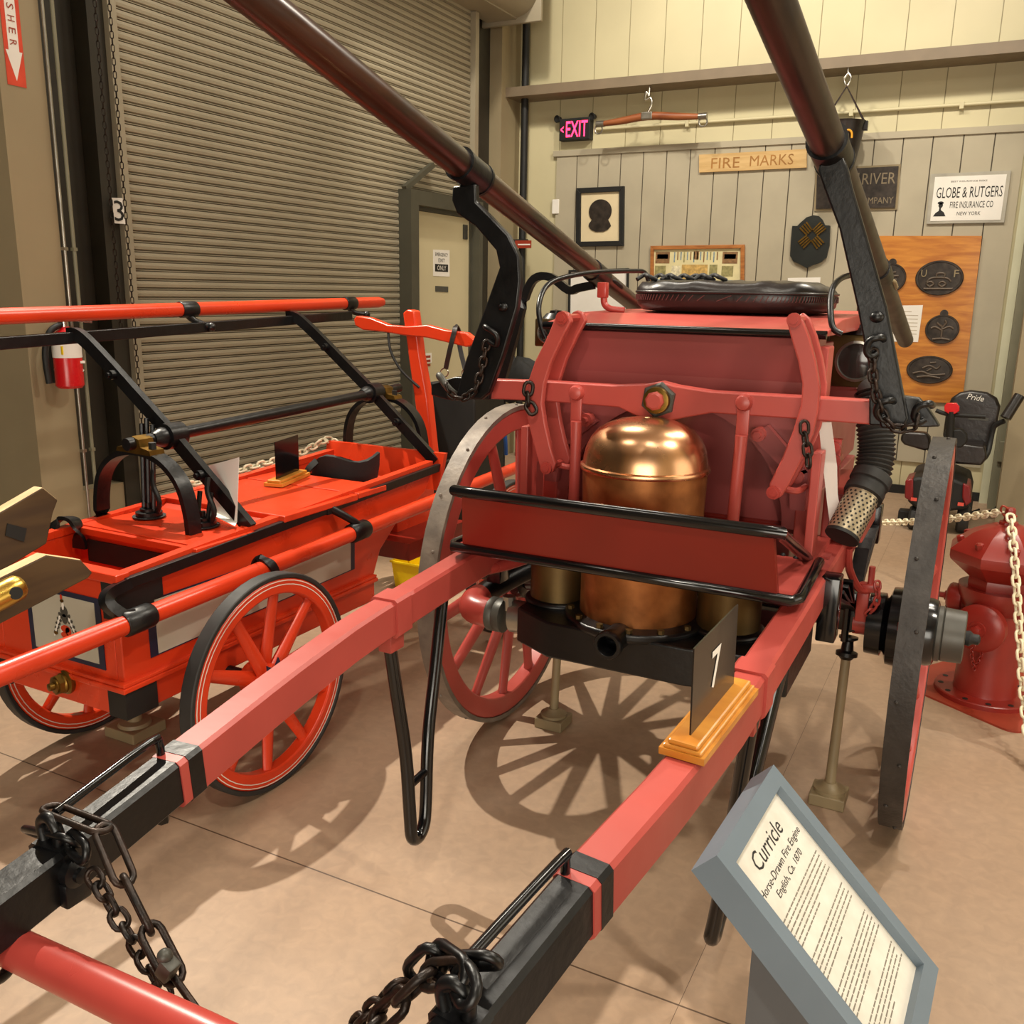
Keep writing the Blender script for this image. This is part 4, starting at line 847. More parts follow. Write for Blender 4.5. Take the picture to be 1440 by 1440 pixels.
for yy, zz, fr_ in ((2.25, 1.098, 0), (3.42, 1.143, 1)):
    t0, t1 = V((-2.87, yy, zz+.315)), V((-2.135, yy, zz-.285)); c = V((-2.47, yy, zz))
    mb = MB(); mb.strip([t0+V((-.08, 0, .012)), t0+V((-.02, 0, .005)), t0.lerp(c, .2), t0.lerp(c, .6), c, c.lerp(t1, .4), c.lerp(t1, .8), t1], .026, .046, (.65, 0, .75), 4)
    L = hpart(mb, 'rocking_lever', M['iron'], 40); lv.append(L)
    MB().cyl(c+V((0, -.035, 0)), c+V((0, .035, 0)), .045, 24).lathe([(.033, 0), (.035, .01), (.03, .03), (.021, .05)], c+V((0, -.035, 0)), (0, -1, 0), 20).build('boss', M['iron'], L)
    for f in (.38, 1.42):
        q = t0.lerp(c, f) if f < 1 else c.lerp(t1, f-1)
        b = MB(); b.cyl(q+V((0, -.034, 0)), q+V((0, .02, 0)), .017, 12); b.cyl(q+V((0, -.045, 0)), q+V((0, -.03, 0)), .009, 8); b.build('lever_bolt', M['iron'], L)
# longitudinal bars, handles and their brackets
ub0, ub1 = V((-2.93, 1.72, 1.395)), V((-2.92, 3.86, 1.468))
ub = hpart(MB().bar(ub0, ub1, .03, .042, (0, 0, 1), .003), 'upper_bar', M['iron'], 0)
lb0, lb1 = V((-2.115, 1.72, .770)), V((-2.115, 3.62, .846))
lb = MB(); lb.bar(lb0, lb1, .022, .034, (0, 0, 1), .003); lbo = hpart(lb, 'lower_bar', M['iron'], 0)
mb = MB(); mb.strip([lb0+V((0, .01, 0)), lb0+V((0.005, -.06, -.01)), lb0+V((.025, -.085, -.03)), lb0+V((.05, -.06, -.065)), V((-2.055, 1.69, .70))], .03, .03, (1, 0, .2), 5); mb.build('curved_end', M['iron'], lbo, 40)
uh0, uh1 = V((-2.965, 1.6, 1.482)), V((-2.955, 4.19, 1.533))
uh = hpart(MB().tube([uh0, uh0.lerp(uh1, .02), uh0.lerp(uh1, .985), uh1], [.024, .028, .028, .022], 18), 'upper_handle', M['orange'], 40)
lh0, lh1 = V((-2.055, .95, .66)), V((-2.055, 4.15, .742))
lh = hpart(MB().tube([lh0, lh0.lerp(lh1, .02), lh0.lerp(lh1, .985), lh1], [.024, .029, .029, .022], 18), 'lower_handle', M['orange'], 40)
def on_line(a, b, y): return a+(b-a)*((y-a.y)/(b.y-a.y))
for y in (P(265, 438, 'x', -2.955).y, P(491, 430, 'x', -2.955).y):
    q = on_line(uh0, uh1, y); r = on_line(ub0, ub1, y+.07); mb = MB(); D = (uh1-uh0).normalized(); mb.tube([q-D*.042, q-D*.036, q+D*.036, q+D*.042], [.031, .0335, .0335, .031], 18); mb.build('handle_collar', M['iron'], uh, 40)
    mb = MB(); mb.tube([q+V((0.0, 0, -.02)), q+V((.015, .02, -.045)), r+V((.02, .0, .0))], [.016, .013, .012], 10, 4); mb.sph(r+V((.022, 0, 0)), .019, 12); mb.build('handle_bracket', M['iron'], uh, 50)
for y in (1.70, 2.735):
    q = on_line(lh0, lh1, y); r = on_line(lb0, lb1, y-.09); D = (lh1-lh0).normalized(); mb = MB(); mb.tube([q-D*.05, q-D*.044, q+D*.04, q+D*.05], [.032, .037, .037, .033], 18); mb.build('handle_collar', M['iron'], lh, 40)
    if y > 2: mb = MB(); mb.tube([q+V((.0, 0, .02)), q+V((-.01, -.03, .05)), r+V((.0, 0, 0))], [.02, .014, .016], 10, 4); mb.bb(r+V((-.014, -.03, -.02)), r+V((.014, .03, .02))); mb.build('handle_bracket', M['iron'], lh, 50)
q = on_line(lh0, lh1, 2.22); mb = MB(); mb.strip([q+V((-.035, -.01, -.05)), q+V((-.036, -.005, .01)), q+V((-.015, 0, .032)), q+V((.02, 0, .026)), q+V((.036, .01, 0)), q+V((.034, .03, -.06))], .032, .008, (1, 0, .3), 4); mb.build('keeper_strap', M['iron'], lh, 40)
# wheels
M['pin'] = mat('white coach line', 'd9d2c6', .5)
for sx, c in ((1, (-1.94, 2.1, .36)), (-1, (-2.80, 2.1, .36)), (1, (-1.93, 3.74, .37)), (-1, (-2.95, 3.74, .37))):
    rim = wheel(hp, c, sx, c[2], .05, .016, .05, 10, None, M['orange'], M['rubber'], .2, .055, .019, .02, M['pin'])
    cV = V(c); axv = V((sx, 0, 0))
    MB().lathe([(.03, -.09), (.055, -.085), (.06, -.03), (.058, .03), (.045, .05), (.04, .06)], cV, axv, 24).build('hub', M['orange'], rim)
    MB().lathe([(.041, .055), (.041, .066), (.036, .07), (.018, .072), (.016, .082), (.001, .084)], cV, axv, 20).build('hub_cap', M['white'], rim)
    st = []
    for i in range(20): a = math.pi*i/10+.2; rr = .088 if i % 2 == 0 else .056; st.append(cV+axv*.024+V((0, math.cos(a)*rr, math.sin(a)*rr)))
    MB().prism(st, axv*.006).build('hub_star', M['navy'], rim, 0)
for y, x in ((2.1, -2.44), (3.74, -2.44)):
    z = .36 if y < 3 else .37; hpart(MB().cyl((-2.9 if y > 3 else -2.75, y, z), (-1.97 if y > 3 else -1.98, y, z), .02, 14), 'axle', M['iron'])
for x in (-2.2, -2.63): hpart(MB().strip([(x, 1.8, .37), (x, 1.95, .39), (x, 2.1, .385), (x, 2.4, .39), (x, 2.5, .37)], .035, .02, (0, 0, 1), 5), 'leaf_spring', M['red'])
mb = MB(); mb.bb((-2.6, 3.3, .42), (-2.2, 3.8, .5)); mb.bb((-2.45, 3.7, .37), (-2.4, 3.8, .45)); hpart(mb, 'rear_bolster', M['shadedred'], 0)
mb = MB(); mb.bb((-2.46, 3.44, .5), (-2.36, 3.76, .78)); hpart(mb, 'rear_post', M['orange'], 0)
# tee-shaped tongue standing up at the rear
Yt = 3.75
tp = hpart(MB().prism([P(a, b, 'y', Yt) for a, b in ((566, 440), (572, 435), (582, 437), (585, 460), (590, 500), (600, 555), (611, 660), (594, 660), (585, 580), (574, 500))], (0, .06, 0)), 'tongue', M['orange'], 20, None, .008)
MB().prism([P(a, b, 'y', Yt-.015) for a, b in ((497, 449), (501, 444), (520, 447), (545, 457), (572, 459), (600, 457), (625, 464), (655, 468), (666, 477), (667, 485), (655, 488), (630, 482), (600, 475), (570, 472), (540, 467), (510, 464), (499, 458))], (0, .045, 0)).build('crosspiece', M['orange'], tp, 20, .006)
MB().tube([P(546, 468, 'y', Yt-.005), P(549, 492, 'y', Yt-.02), P(560, 515, 'y', Yt-.02), P(574, 531, 'y', Yt-.01), P(590, 545, 'y', Yt)], .0065, 8, 5).build('cord', M['black'], tp)
ls = thing('leather_strap', P(640, 470, 'y', 3.72), 'black leather strap with two steel rings hung over the red crosspiece', 'strap')
mb = MB(); mb.strip([P(627, 518, 'y', 3.715), P(633, 490, 'y', 3.71), P(639, 466, 'y', 3.72), P(641, 459, 'y', 3.755), P(645, 466, 'y', 3.80), P(647, 490, 'y', 3.80), P(654, 519, 'y', 3.80)], .022, .007, (.3, -1, .2), 5); mb.build('strap', M['leather'], ls, 40)
for e, y in (((625, 524), 3.715), ((655, 525), 3.80)):
    MB().tube([P(e[0]+5.5*math.cos(t), e[1]+6*math.sin(t), 'y', y) for t in [2*math.pi*i/14 for i in range(14)]], .003, 8, 0, True).build('ring', M['chrome'], ls)
# bag in the rear well
bg = thing('canvas_bag', (-2.45, 3.2, .8), 'open black canvas bag lying in the rear well of the hand engine', 'bag')
b = MB(); b.rings([[V((-2.45+.15*f*math.cos(t)+.01*noise.noise(V((t, f*3, 0))), 3.18+.14*f*math.sin(t), z+.02*math.sin(3*t)*(z > .8)+.03*math.cos(t+.6)*(z > .8))) for t in [2*math.pi*i/24 for i in range(24)]] for f, z in ((.6, .755), (.9, .77), (1, .82), (1.02, .875), (.94, .88), (.9, .84), (.6, .81), (.01, .80))]); b.build('bag', M['darkcloth'], bg, 60)
mb = MB(); mb.tube([(-2.5, 3.1, .825), (-2.45, 3.2, .83), (-2.38, 3.28, .83)], .032, 12, 4); mb.build('contents', M['brownwood'], bg)
mb = MB(); mb.strip([(-2.52, 3.05, .80), (-2.53, 3.02, .84), (-2.5, 3.05, .885)], .03, .006, (0, -1, .3), 4); mb.build('handle_strap', M['black'], bg)
# card, number card and barrier chain on the deck
q0, q1 = P(292, 712, 'z', .813), P(333, 734, 'z', .813); q1.z = q0.z = .8135
q0 = V((-2.44, 2.345, .832)); q1 = V((-2.235, 2.30, .832)); q0 = P(294, 716, 'z', .8325); q1 = P(333, 735, 'z', .8325)
up_ = (P(295, 655, 'y', q0.y+.03)-q0)
cd = thing('paper_card', q0, 'blank white folded card standing on the red deck of the hand engine', 'card')
MB().prism([q0, q1, P(336, 643, 'y', q1.y+.012), P(293, 655, 'y', q0.y+.012)], (0, .0015, 0)).build('card', M['white'], cd, 0)
MB().prism([q0, q1, q1+V((0.03, -.04, .0)), q0+V((.03, -.04, .0))], (0, 0, .0012)).build('foot_flap', M['white'], cd, 0)
a = P(384, 685, 'z', .834); b = P(424, 668, 'z', .834); dr_ = (b-a).normalized(); sd = V((dr_.y, -dr_.x, 0)); c = (a+b)/2; L = (b-a).length
ns = thing('number_stand', c, 'black number card on oak base atop the hand engine lid', 'number card')
Rm = Matrix((dr_, sd, V((0, 0, 1)))).transposed(); mb = MB(); mb.box(c+V((0, 0, .008)), (L, .08, .013), Rm); mb.box(c+V((0, 0, .02)), (L*.95, .06, .012), Rm, .004); mb.build('base', M['oak'], ns, 0)
MB().prism([c+dr_*(-L*.4)+V((0, 0, .024)), c+dr_*(L*.4)+V((0, 0, .024)), c+dr_*(L*.4)+V((0, 0, .175)), c+dr_*(-L*.4)+V((0, 0, .175))], sd*.003).build('card', M['blackgloss'], ns, 0)
bc = MB(); bc.chain([V((-2.735, 2.5, .835)), V((-2.73, 2.9, .856)), V((-2.735, 3.2, .868)), V((-2.74, 3.42, .905)), V((-2.7, 3.455, .87))], .05, .03, .0052, 8, 8); 
tag(bc.build('barrier_chain', M['whitechain']), 'white plastic chain lying along the far edge of the hand engine', 'chain')
# wooden block and post under the front corner
bs = thing('prop_block', (-2.62, 2.12, 0), 'tan post on square block propping the front of the hand engine', 'stand')
MB().bb((-2.70, 2.05, 0), (-2.55, 2.2, .04), .004).build('base', M['tanpaint'], bs, 0)
MB().lathe([(.06, .04), (.055, .052), (.026, .056), (.022, .364)], (-2.62, 2.12, 0), (0, 0, 1), 18).build('post', M['tanpaint'], bs)
# ---- two brown boards with light painted on their edges reaching in from the left
for nm, x, px, lb, yfoot in (('upper', -1.95, [(0, 720), (60, 685), (82, 703), (75, 722), (66, 765), (0, 800)], 'upper of two brown wooden arms with pale chamfered tip and square hole', 0),
                      ('lower', -1.62, [(0, 812), (65, 780), (114, 787), (131, 805), (125, 813), (0, 872)], 'lower of two brown wooden arms with pale chamfered tip and brass fitting', 0)):
    pts = [P(a, b, 'x', x) for a, b in px]; th = .032
    t0, b0 = pts[0], pts[-1]; d = (pts[1]-pts[0]).normalized(); ext = 3.1
    k = t0.z/abs(d.z)
    pts[0] = t0-d*(k-.1); pts[-1] = b0-d*(k-.1)
    zmin = min(p.z for p in pts); sh = -zmin+.002 if zmin < 0 else 0
    pts[-1].z = max(pts[-1].z, .004); pts[0].z = max(pts[0].z, .03)
    w = thing('wooden_arm', (x, t0.y, t0.z), lb, 'wooden arm')
    wb = MB(); wb.mi = 0; N = len(pts)
    A = [wb.bm.verts.new(p) for p in pts]; B = [wb.bm.verts.new(p+V((-th, 0, 0))) for p in pts]
    wb._face(A); wb._face(list(reversed(B)))
    for i in range(N):
        wb.mi = 1 if i in (0, 1, 2) else 0; wb._face([A[i], A[(i+1) % N], B[(i+1) % N], B[i]])
    wb.build('board', [M['brownwood'], M['litedge']], w, 0, .004)
    if nm == 'upper':
        hq = [P(a, b, 'x', x+.0005) for a, b in ((10, 736), (37, 743), (33, 762), (7, 753))]; MB().prism(hq, (.002, 0, 0)).build('square_hole', M['black'], w, 0)
    else:
        q = P(24, 826, 'x', x+.03); dd = d; mb = MB(); mb.tube([q-dd*.3, q-dd*.02, q, q+dd*.008], [.026, .026, .025, .02], 20); bf = mb.build('brass_fitting', M['brass'], w, 40)
        MB().lathe([(.012, 0), (.012, .003), (.001, .003)], P(22, 834, 'x', x+.055), (1, -.25, .1), 18).build('bore', M['black'], bf)
# black trunk, yellow box, folded trolley behind
q = P(606, 537, 'y', 4.4); q2 = P(668, 535, 'y', 4.4)
bx = thing('black_bin', ((q.x+q2.x)/2, 4.6, 0), 'tall plain black bin standing behind the hand engine', 'bin')
MB().bb((q.x, 4.4, 0), (q2.x, 4.75, q.z-.03), .01).build('body', M['black'], bx, 0); MB().bb((q.x-.008, 4.39, q.z-.03), (q2.x+.008, 4.76, q.z), .008).build('lid', M['black'], bx, 0)
q = P(560, 830, 'z', 0); yb = thing('yellow_bucket', (q.x+.03, q.y+.1, 0), 'bright yellow plastic bucket on the floor behind the hand engine', 'bucket')
c = V((q.x+.03, q.y+.12, 0)); MB().rings([[c+V((sx_*w, sy_*w*.8, z)) for sx_, sy_ in ((-1, -1), (1, -1), (1, 1), (-1, 1))] for w, z in ((.085, 0), (.1, .14), (.108, .14), (.108, .15), (.096, .15), (.082, .01))]).build('body', M['yellow'], yb, 0)
MB().tube([c+V((-.1, 0, .14)), c+V((-.09, -.06, .19)), c+V((0, -.09, .2)), c+V((.09, -.06, .19)), c+V((.1, 0, .14))], .006, 8, 4).build('handle', M['yellow'], yb)
tr = thing('folding_trolley', P(728, 640, 'y', 6.4), 'black folded trolley with blue strap beyond the engine wheel', 'trolley')
b = MB()
for dx in (-.12, .12):
    b.tube([P(728, 528, 'y', 6.4)+V((dx, 0, 0)), V((P(728, 528, 'y', 6.4).x+dx, 6.4, .1))], .018, 10)
f0 = P(728, 528, 'y', 6.4); b.tube([f0+V((-.12, 0, 0)), f0+V((-.1, -.02, .03)), f0+V((.1, -.02, .03)), f0+V((.12, 0, 0))], .018, 10, 4); b.bb((f0.x-.2, 6.2, .06), (f0.x+.2, 6.5, .1)); b.build('frame', M['black'], tr)
for dx in (-.16, .16): MB().cyl((f0.x+dx-.02, 6.42, .07), (f0.x+dx+.02, 6.42, .07), .07, 20).build('castor', M['rubber'], tr)
b = MB(); b.rings([[V((f0.x+.22*f*math.cos(t), 6.36+.12*f*math.sin(t), z+.02*math.sin(5*t))) for t in [2*math.pi*i/24 for i in range(24)]] for f, z in ((.7, .78), (1, .82), (1.05, .95), (.9, 1.05), (.5, 1.09), (.05, 1.1))]); b.build('bag', M['darkcloth'], tr, 60)
b = MB(); b.tube([(f0.x-.06, 6.33, .95), (f0.x-.08, 6.28, .75), (f0.x-.05, 6.3, .5), (f0.x-.06, 6.34, .35)], .016, 8, 5); b.build('strap', M['blue'], tr)
# ================================================================ right side: hydrant, barrier chain, scooter
hc = V((.142, 4.06, 0)); hy = thing('fire_hydrant', hc, 'stout dark red fire hydrant on a red floor plate at right', 'fire hydrant')
ang = math.radians(-33); ca_, sa_ = math.cos(ang), math.sin(ang); pts = []
for cx_, cy_, a0 in ((.235, -.235, -90), (.235, .235, 0), (-.235, .235, 90), (-.235, -.235, 180)):
    for k in range(6):
        a = math.radians(a0+18*k); x, y = cx_+.06*math.cos(a), cy_+.06*math.sin(a); pts.append(hc+V((x*ca_-y*sa_+.03, x*sa_+y*ca_+.06, 0)))
MB().prism(pts, (0, 0, .008)).build('floor_plate', M['plate'], hy, 0)
fl_ = MB(); fl_.lathe([(.19, .008), (.19, .026), (.186, .03), (.14, .03)], hc, (0, 0, 1), 40).build('base_flange', M['hydrant'], hy)
for k in range(12):
    a = 2*math.pi*k/12+.1; c = hc+V((.165*math.cos(a), .165*math.sin(a), .03)); MB().lathe([(.011, 0), (.011, .0015), (.001, .0015)], c, (0, 0, 1), 10).build('bolt_hole', M['black'], hy)
MB().lathe([(.12, .03), (.117, .05), (.117, .30), (.117, .38), (.128, .39), (.145, .43), (.15, .455), (.15, .475)], hc, (0, 0, 1), 40).build('barrel', M['hydrant'], hy)
MB().lathe([(.122, .475), (.125, .50), (.122, .515), (.14, .53), (.205, .585), (.21, .60), (.21, .625), (.205, .632), (.13, .695), (.06, .73), (.045, .735)], hc, (0, 0, 1), 8).build('bonnet', M['hydrant'], hy, 20)
MB().lathe([(.038, .725), (.036, .745), (.022, .75), (.02, .795), (.016, .802)], hc, (0, 0, 1), 8).build('operating_nut', M['hydrant'], hy, 25)
for k in range(8):
    a = 2*math.pi*k/8+.2; c = hc+V((.165*math.cos(a), .165*math.sin(a), .655)); MB().lathe([(.016, -.01), (.016, .018), (.008, .022)], c, (.3*math.cos(a), .3*math.sin(a), 1), 6).build('bonnet_bolt', M['hydrant'], hy, 25)
def nozzle(d, zz, r, L, nm):
    d = V(d).normalized(); c = hc+V((0, 0, zz)); nz = MB().lathe([(r*.8, .05), (r*.82, .11+L*.3), (r, .115+L*.3), (r*1.02, .12+L), (r*.9, .13+L), (r*.6, .137+L), (r*.35, .139+L), (r*.33, .145+L)], c, d, 32).build(nm, M['hydrant'], hy)
    MB().lathe([(r*.22, .14+L), (r*.2, .165+L), (r*.1, .168+L)], c, d, 6).build('cap_nut', M['hydrant'], nz, 25); return c+d*(.13+L)
e1 = nozzle((-.33, -.94, 0), .335, .095, .045, 'pumper_cap'); e2 = nozzle((-.97, .1, 0), .40, .058, .05, 'hose_cap'); nozzle((.97, -.1, 0), .40, .058, .05, 'hose_cap')
mb = MB(); mb.chain([e1+V((.0, -.005, -.05)), e1+V((-.01, .01, -.10)), e1+V((.0, .03, -.15)), e1+V((.01, .05, -.19))], .022, .013, .0025, 6, 6); mb.chain([e1+V((.02, -.0, -.05)), e1+V((.025, .02, -.11)), e1+V((.012, .045, -.17))], .022, .013, .0025, 6, 6); mb.build('cap_chain', M['hydrant'], hy, 50)
mb = MB(); mb.chain([e2+V((.0, -.03, -.03)), e2+V((.03, -.05, -.07)), e2+V((.045, -.05, -.12)), e2+V((.03, -.04, -.15))], .028, .016, .0032, 6, 6); mb.build('cap_chain', M['chainiron'], hy, 50)
# white barrier chains hooked on the hydrant
top = hc+V((0, 0, .79))
mb = MB(); mb.tube([hc+V((.022*math.cos(t), .022*math.sin(t), .77)) for t in [2*math.pi*i/16 for i in range(16)]], .005, 8, 0, True); mb.tube([top+V((-.02, 0, -.02)), top+V((-.035, -.01, 0)), top+V((-.03, -.02, .02)), top+V((-.01, -.015, .01))], .004, 8, 4)
tag(mb.build('chain_hook', M['plate']), 'red wire hook ring around the hydrant stem top', 'hook')
mb = MB(); a, b = top+V((-.03, .0, -.01)), P(1196, 726, 'y', 6.0); b = P(1160, 727, 'y', 5.6)
mb.chain([a, a.lerp(b, .3)+V((0, 0, -.03)), a.lerp(b, .65)+V((0, 0, -.035)), b, b+V((-.9, .2, .05))], .045, .026, .005, 10, 8)
c1 = mb.build('barrier_chain', M['whitechain']); tag(c1, 'white plastic barrier chain stretched level from the hydrant top to the left', 'chain')
mb = MB(); e = P(1440, 1012, 'y', 3.3); g = P(1455, 1180, 'y', 2.6)
mb.chain([top+V((-.0, -.03, -.01)), P(1426, 780, 'y', 3.88), P(1433, 880, 'y', 3.75), P(1440, 985, 'y', 3.6), P(1452, 1060, 'y', 3.45), P(1500, 1180, 'y', 3.2)], .046, .027, .0055, 10, 8)
c2 = mb.build('barrier_chain', M['whitechain']); tag(c2, 'white plastic barrier chain hanging from the hydrant toward the right foreground', 'chain')
# mobility scooter by the back wall
sc = thing('mobility_scooter', (-.21, 7.1, 0), 'black and dark red mobility scooter parked by the back wall', 'scooter')
def spt(px, py, y): return P(px, py, 'y', y)
Yb = 7.35
bk = [spt(a, b, Yb) for a, b in ((1331, 575), (1338, 560), (1350, 552), (1365, 549), (1388, 552), (1402, 560), (1407, 572), (1402, 600), (1392, 632), (1380, 640), (1345, 636), (1328, 628), (1326, 610))]
sb = MB().prism(bk, (0, .07, 0)).build('seat_back', M['leather'], sc, 30, .02)
q = spt(1372, 559, Yb-.012); t = MB(); text_bm(t, 'Pride', q, (1, 0, -.12), (.12, 0, 1), .11, .04, .001, shear=.25); t.build('lettering', M['white'], sb, 0)
MB().bb(spt(1362, 586, Yb-.004)+V((0, -.003, 0)), spt(1390, 590, Yb-.004)+V((0, 0, -.01))).build('seam', M['greymetal'], sb, 0)
seat = [spt(a, b, 7.05) for a, b in ((1330, 622), (1385, 628), (1388, 645), (1380, 655), (1340, 652), (1326, 642))]
MB().prism(seat, (0, .36, 0)).build('seat', M['leather'], sc, 30, .015)
# tiller with orange-red reflector and handlebar
a, b = spt(1338, 618, 6.85), spt(1334, 660, 6.9)
mb = MB(); mb.tube([V((b.x+.02, 6.9, .3)), spt(1336, 640, 6.86), spt(1336, 605, 6.84), spt(1338, 578, 6.82)], .026, 14, 4); mb.build('tiller', M['black'], sc)
MB().prism([spt(x, y, 6.80) for x, y in ((1328, 571), (1331, 567), (1345, 567), (1349, 572), (1349, 578), (1343, 582), (1334, 582), (1328, 578))], (0, .05, 0)).build('tail_lamp', mat('red lens', 'd01a20', .15, var=0), sc, 30, .004)
mb = MB(); mb.tube([spt(1316, 577, 6.83), spt(1330, 582, 6.83), spt(1350, 584, 6.83), spt(1386, 586, 6.83)], .014, 10, 4); mb.build('handlebar', M['black'], sc)
mb = MB(); mb.prism([spt(x, y, 6.84) for x, y in ((1326, 612), (1330, 604), (1352, 604), (1360, 612), (1360, 622), (1352, 630), (1330, 628))], (0, .1, 0)); mb.build('basket_panel', M['black'], sc, 30, .01)
al = MB().prism([spt(x, y, 7.0) for x, y in ((1267, 612), (1274, 607), (1302, 609), (1308, 616), (1308, 632), (1300, 634), (1272, 626), (1266, 620))], (0, .1, 0)); al.build('armrest', M['leather'], sc, 30, .015)
mb = MB(); mb.tube([spt(1434, 556, 7.25), spt(1414, 588, 7.2)], .036, 12); mb.build('armrest', M['leather'], sc)
mb = MB(); mb.tube([spt(1412, 592, 7.22), spt(1398, 600, 7.25), spt(1393, 620, 7.25), spt(1389, 637, 7.2), spt(1380, 646, 7.15), spt(1362, 641, 7.1)], .018, 10, 4); mb.tube([spt(1306, 622, 7.1), spt(1312, 640, 7.1), spt(1335, 646, 7.12)], .018, 10, 4); mb.build('arm_frame', M['black'], sc)
MB().cyl((-.17, 7.2, .25), (-.17, 7.2, .55), .035, 14).build('seat_post', M['black'], sc)
body_ = [spt(a, b, 6.9) for a, b in ((1278, 675), (1290, 671), (1340, 673), (1362, 682), (1366, 700), (1360, 716), (1330, 720), (1290, 716), (1276, 706))]
MB().prism(body_, (0, .65, 0)).build('chassis', M['black'], sc, 30, .02)
for pts in (((1273, 676), (1284, 673), (1284, 700), (1282, 706), (1272, 700)), ((1354, 680), (1364, 684), (1366, 706), (1358, 712), (1353, 700))):
    MB().prism([spt(a, b, 6.88) for a, b in pts], (0, .3, 0)).build('fairing', M['scooterred'], sc, 30, .008)
for a, b in ((1285, 703), (1351, 710)): MB().bb(spt(a-4, b-3, 6.86), spt(a+4, b+2, 6.86)+V((0, .02, 0))).build('reflector', mat('amber red lens', 'e0584a', .2, var=0), sc, 0)
for x, r, y in ((-.345, .085, 6.98), (-.04, .1, 7.05), (-.33, .085, 7.45), (-.03, .09, 7.5)):
    wv = MB().lathe([(r*.5, -.036), (r*.85, -.04), (r, -.025), (r, .025), (r*.85, .04), (r*.5, .036)], (x, y, r), (1, 0, 0), 28).build('wheel', M['rubber'], sc)
    MB().lathe([(r*.5, -.037), (r*.5, .037)], (x, y, r), (1, 0, 0), 20).build('wheel_disc', M['greymetal'], wv)
MB().bb((-.46, 7.0, .05), (-.36, 7.1, .12), .01).build('anti_tip', M['black'], sc, 0)
# outlet box and charger cable on the right column
q = P(1416, 636, 'y', 7.97); ob = thing('outlet_box', q, 'small metal outlet box with plug on the corner column', 'outlet')
MB().bb(q+V((-.06, 0, -.08)), q+V((.06, .029, .08)), .004).build('box', M['trimgreen'], ob, 0); MB().bb(q+V((-.018, -.025, .0)), q+V((.018, 0, .035)), .004).build('plug', M['white'], ob, 0)
mb = MB(); mb.tube([q+V((0, -.02, -.0)), q+V((.0, -.03, -.1)), q+V((-.01, -.02, -.3)), V((q.x-.02, 7.9, .2)), V((q.x-.03, 7.75, .06)), V((q.x-.25, 7.5, .02)), V((.06, 7.45, .1))], .007, 8, 6)
tag(mb.build('charger_cable', M['black']), 'black cable running from the outlet box to the scooter', 'cable')
# ================================================================ grey lectern sign "Curricle"
T1 = P(1008, 1203, 'z', .85); T2 = P(1088, 1075, 'z', .85); u = (T2-T1).normalized()
vR = CR*(1320-720)-CU*(1362-720)+CF*FPX; s_ = ((T2-CC).dot(u))/(vR.dot(u)); Rp = CC+vR*s_; v = Rp-T2; Lg = v.length; v.normalize(); nrm = u.cross(v)
if nrm.z < 0: nrm = -nrm
Wd = (T2-T1).length; ctr = (T1+T2)/2+v*Lg/2
sg = thing('info_lectern', V((ctr.x, ctr.y, 0)), 'slanted blue-grey framed information sign headed Curricle on a charcoal stand', 'sign')
def q_(a, b, h=0): return T1+u*(a*Wd)+v*(b*Lg)+nrm*h    # a across (0..1), b down (0..1)
fw_ = .028/Wd; fl2 = .028/Lg; dp = .05
mb = MB()
for (a0, a1, b0, b1) in ((0, 1, 0, fl2), (0, 1, 1-fl2, 1), (0, fw_, fl2, 1-fl2), (1-fw_, 1, fl2, 1-fl2)):
    mb.prism([q_(a0, b0), q_(a1, b0), q_(a1, b1), q_(a0, b1)], nrm*-dp)
mb.build('frame', M['greyframe'], sg, 0)
MB().prism([q_(fw_, fl2, -.03), q_(1-fw_, fl2, -.03), q_(1-fw_, 1-fl2, -.03), q_(fw_, 1-fl2, -.03)], nrm*-.015).build('back_board', M['greydark'], sg, 0)
m_ = mat('marbled cream paper', 'dcd7cc', .45, var=.02, vscale=30, hex2='cfc9bd'); 
sh2 = MB().prism([q_(fw_, fl2, -.0145), q_(1-fw_, fl2, -.0145), q_(1-fw_, 1-fl2, -.0145), q_(fw_, 1-fl2, -.0145)], nrm*-.003).build('sheet', m_, sg, 0)
o_ = nrm*-.0143; t = MB()
text_bm(t, 'Curricle', q_(.5, .155)+o_, u, -v, .44*Wd, .026, .0003, shear=.15); text_bm(t, 'Horse-Drawn Fire Engine', q_(.5, .24)+o_, u, -v, .70*Wd, .0155, .0003, shear=.1); text_bm(t, 'English, Ca. 1870', q_(.5, .29)+o_, u, -v, .44*Wd, .0145, .0003, shear=.1)
t.build('heading', M['ink'], sg, 0)
t = MB(); random.seed(11); bpos = .345
for n_, gap in ((6, .035), (5, .035), (6, .035), (5, .03)):
    for i in range(n_):
        x = .14+.01*random.random(); end = (.88 if i < n_-1 else .55)-.05*random.random()
        while x < end:
            wl = random.uniform(.02, .06)
            hh = .0013; t.prism([q_(x, bpos)+o_-v*-.0, q_(min(x+wl, end), bpos)+o_, q_(min(x+wl, end), bpos)+o_+v*hh*1.6, q_(x, bpos)+o_+v*hh*1.6], nrm*.0003); x += wl+.009
        bpos += .0198
    bpos += gap
t.build('text_lines', mat('soft print', '7d766a', .7), sg, 0)
# stand: post below the panel
mb = MB(); px_ = (T1+T2)/2+v*Lg*.45
a0 = q_(.22, .28, -dp); a1 = q_(.78, .28, -dp); b0 = q_(.22, .78, -dp); b1 = q_(.78, .78, -dp)
mb.rings([[V((p.x, p.y, .02)) for p in (a0, a1, b1, b0)], [a0, a1, b1, b0]]); mb.build('post', M['greydark'], sg, 0)
MB().bb((min(a0.x, b0.x)-.08, a0.y-.08, 0), (max(a0.x, b0.x)+.08, a1.y+.08, .02), .004).build('foot_plate', M['greydark'], sg, 0)
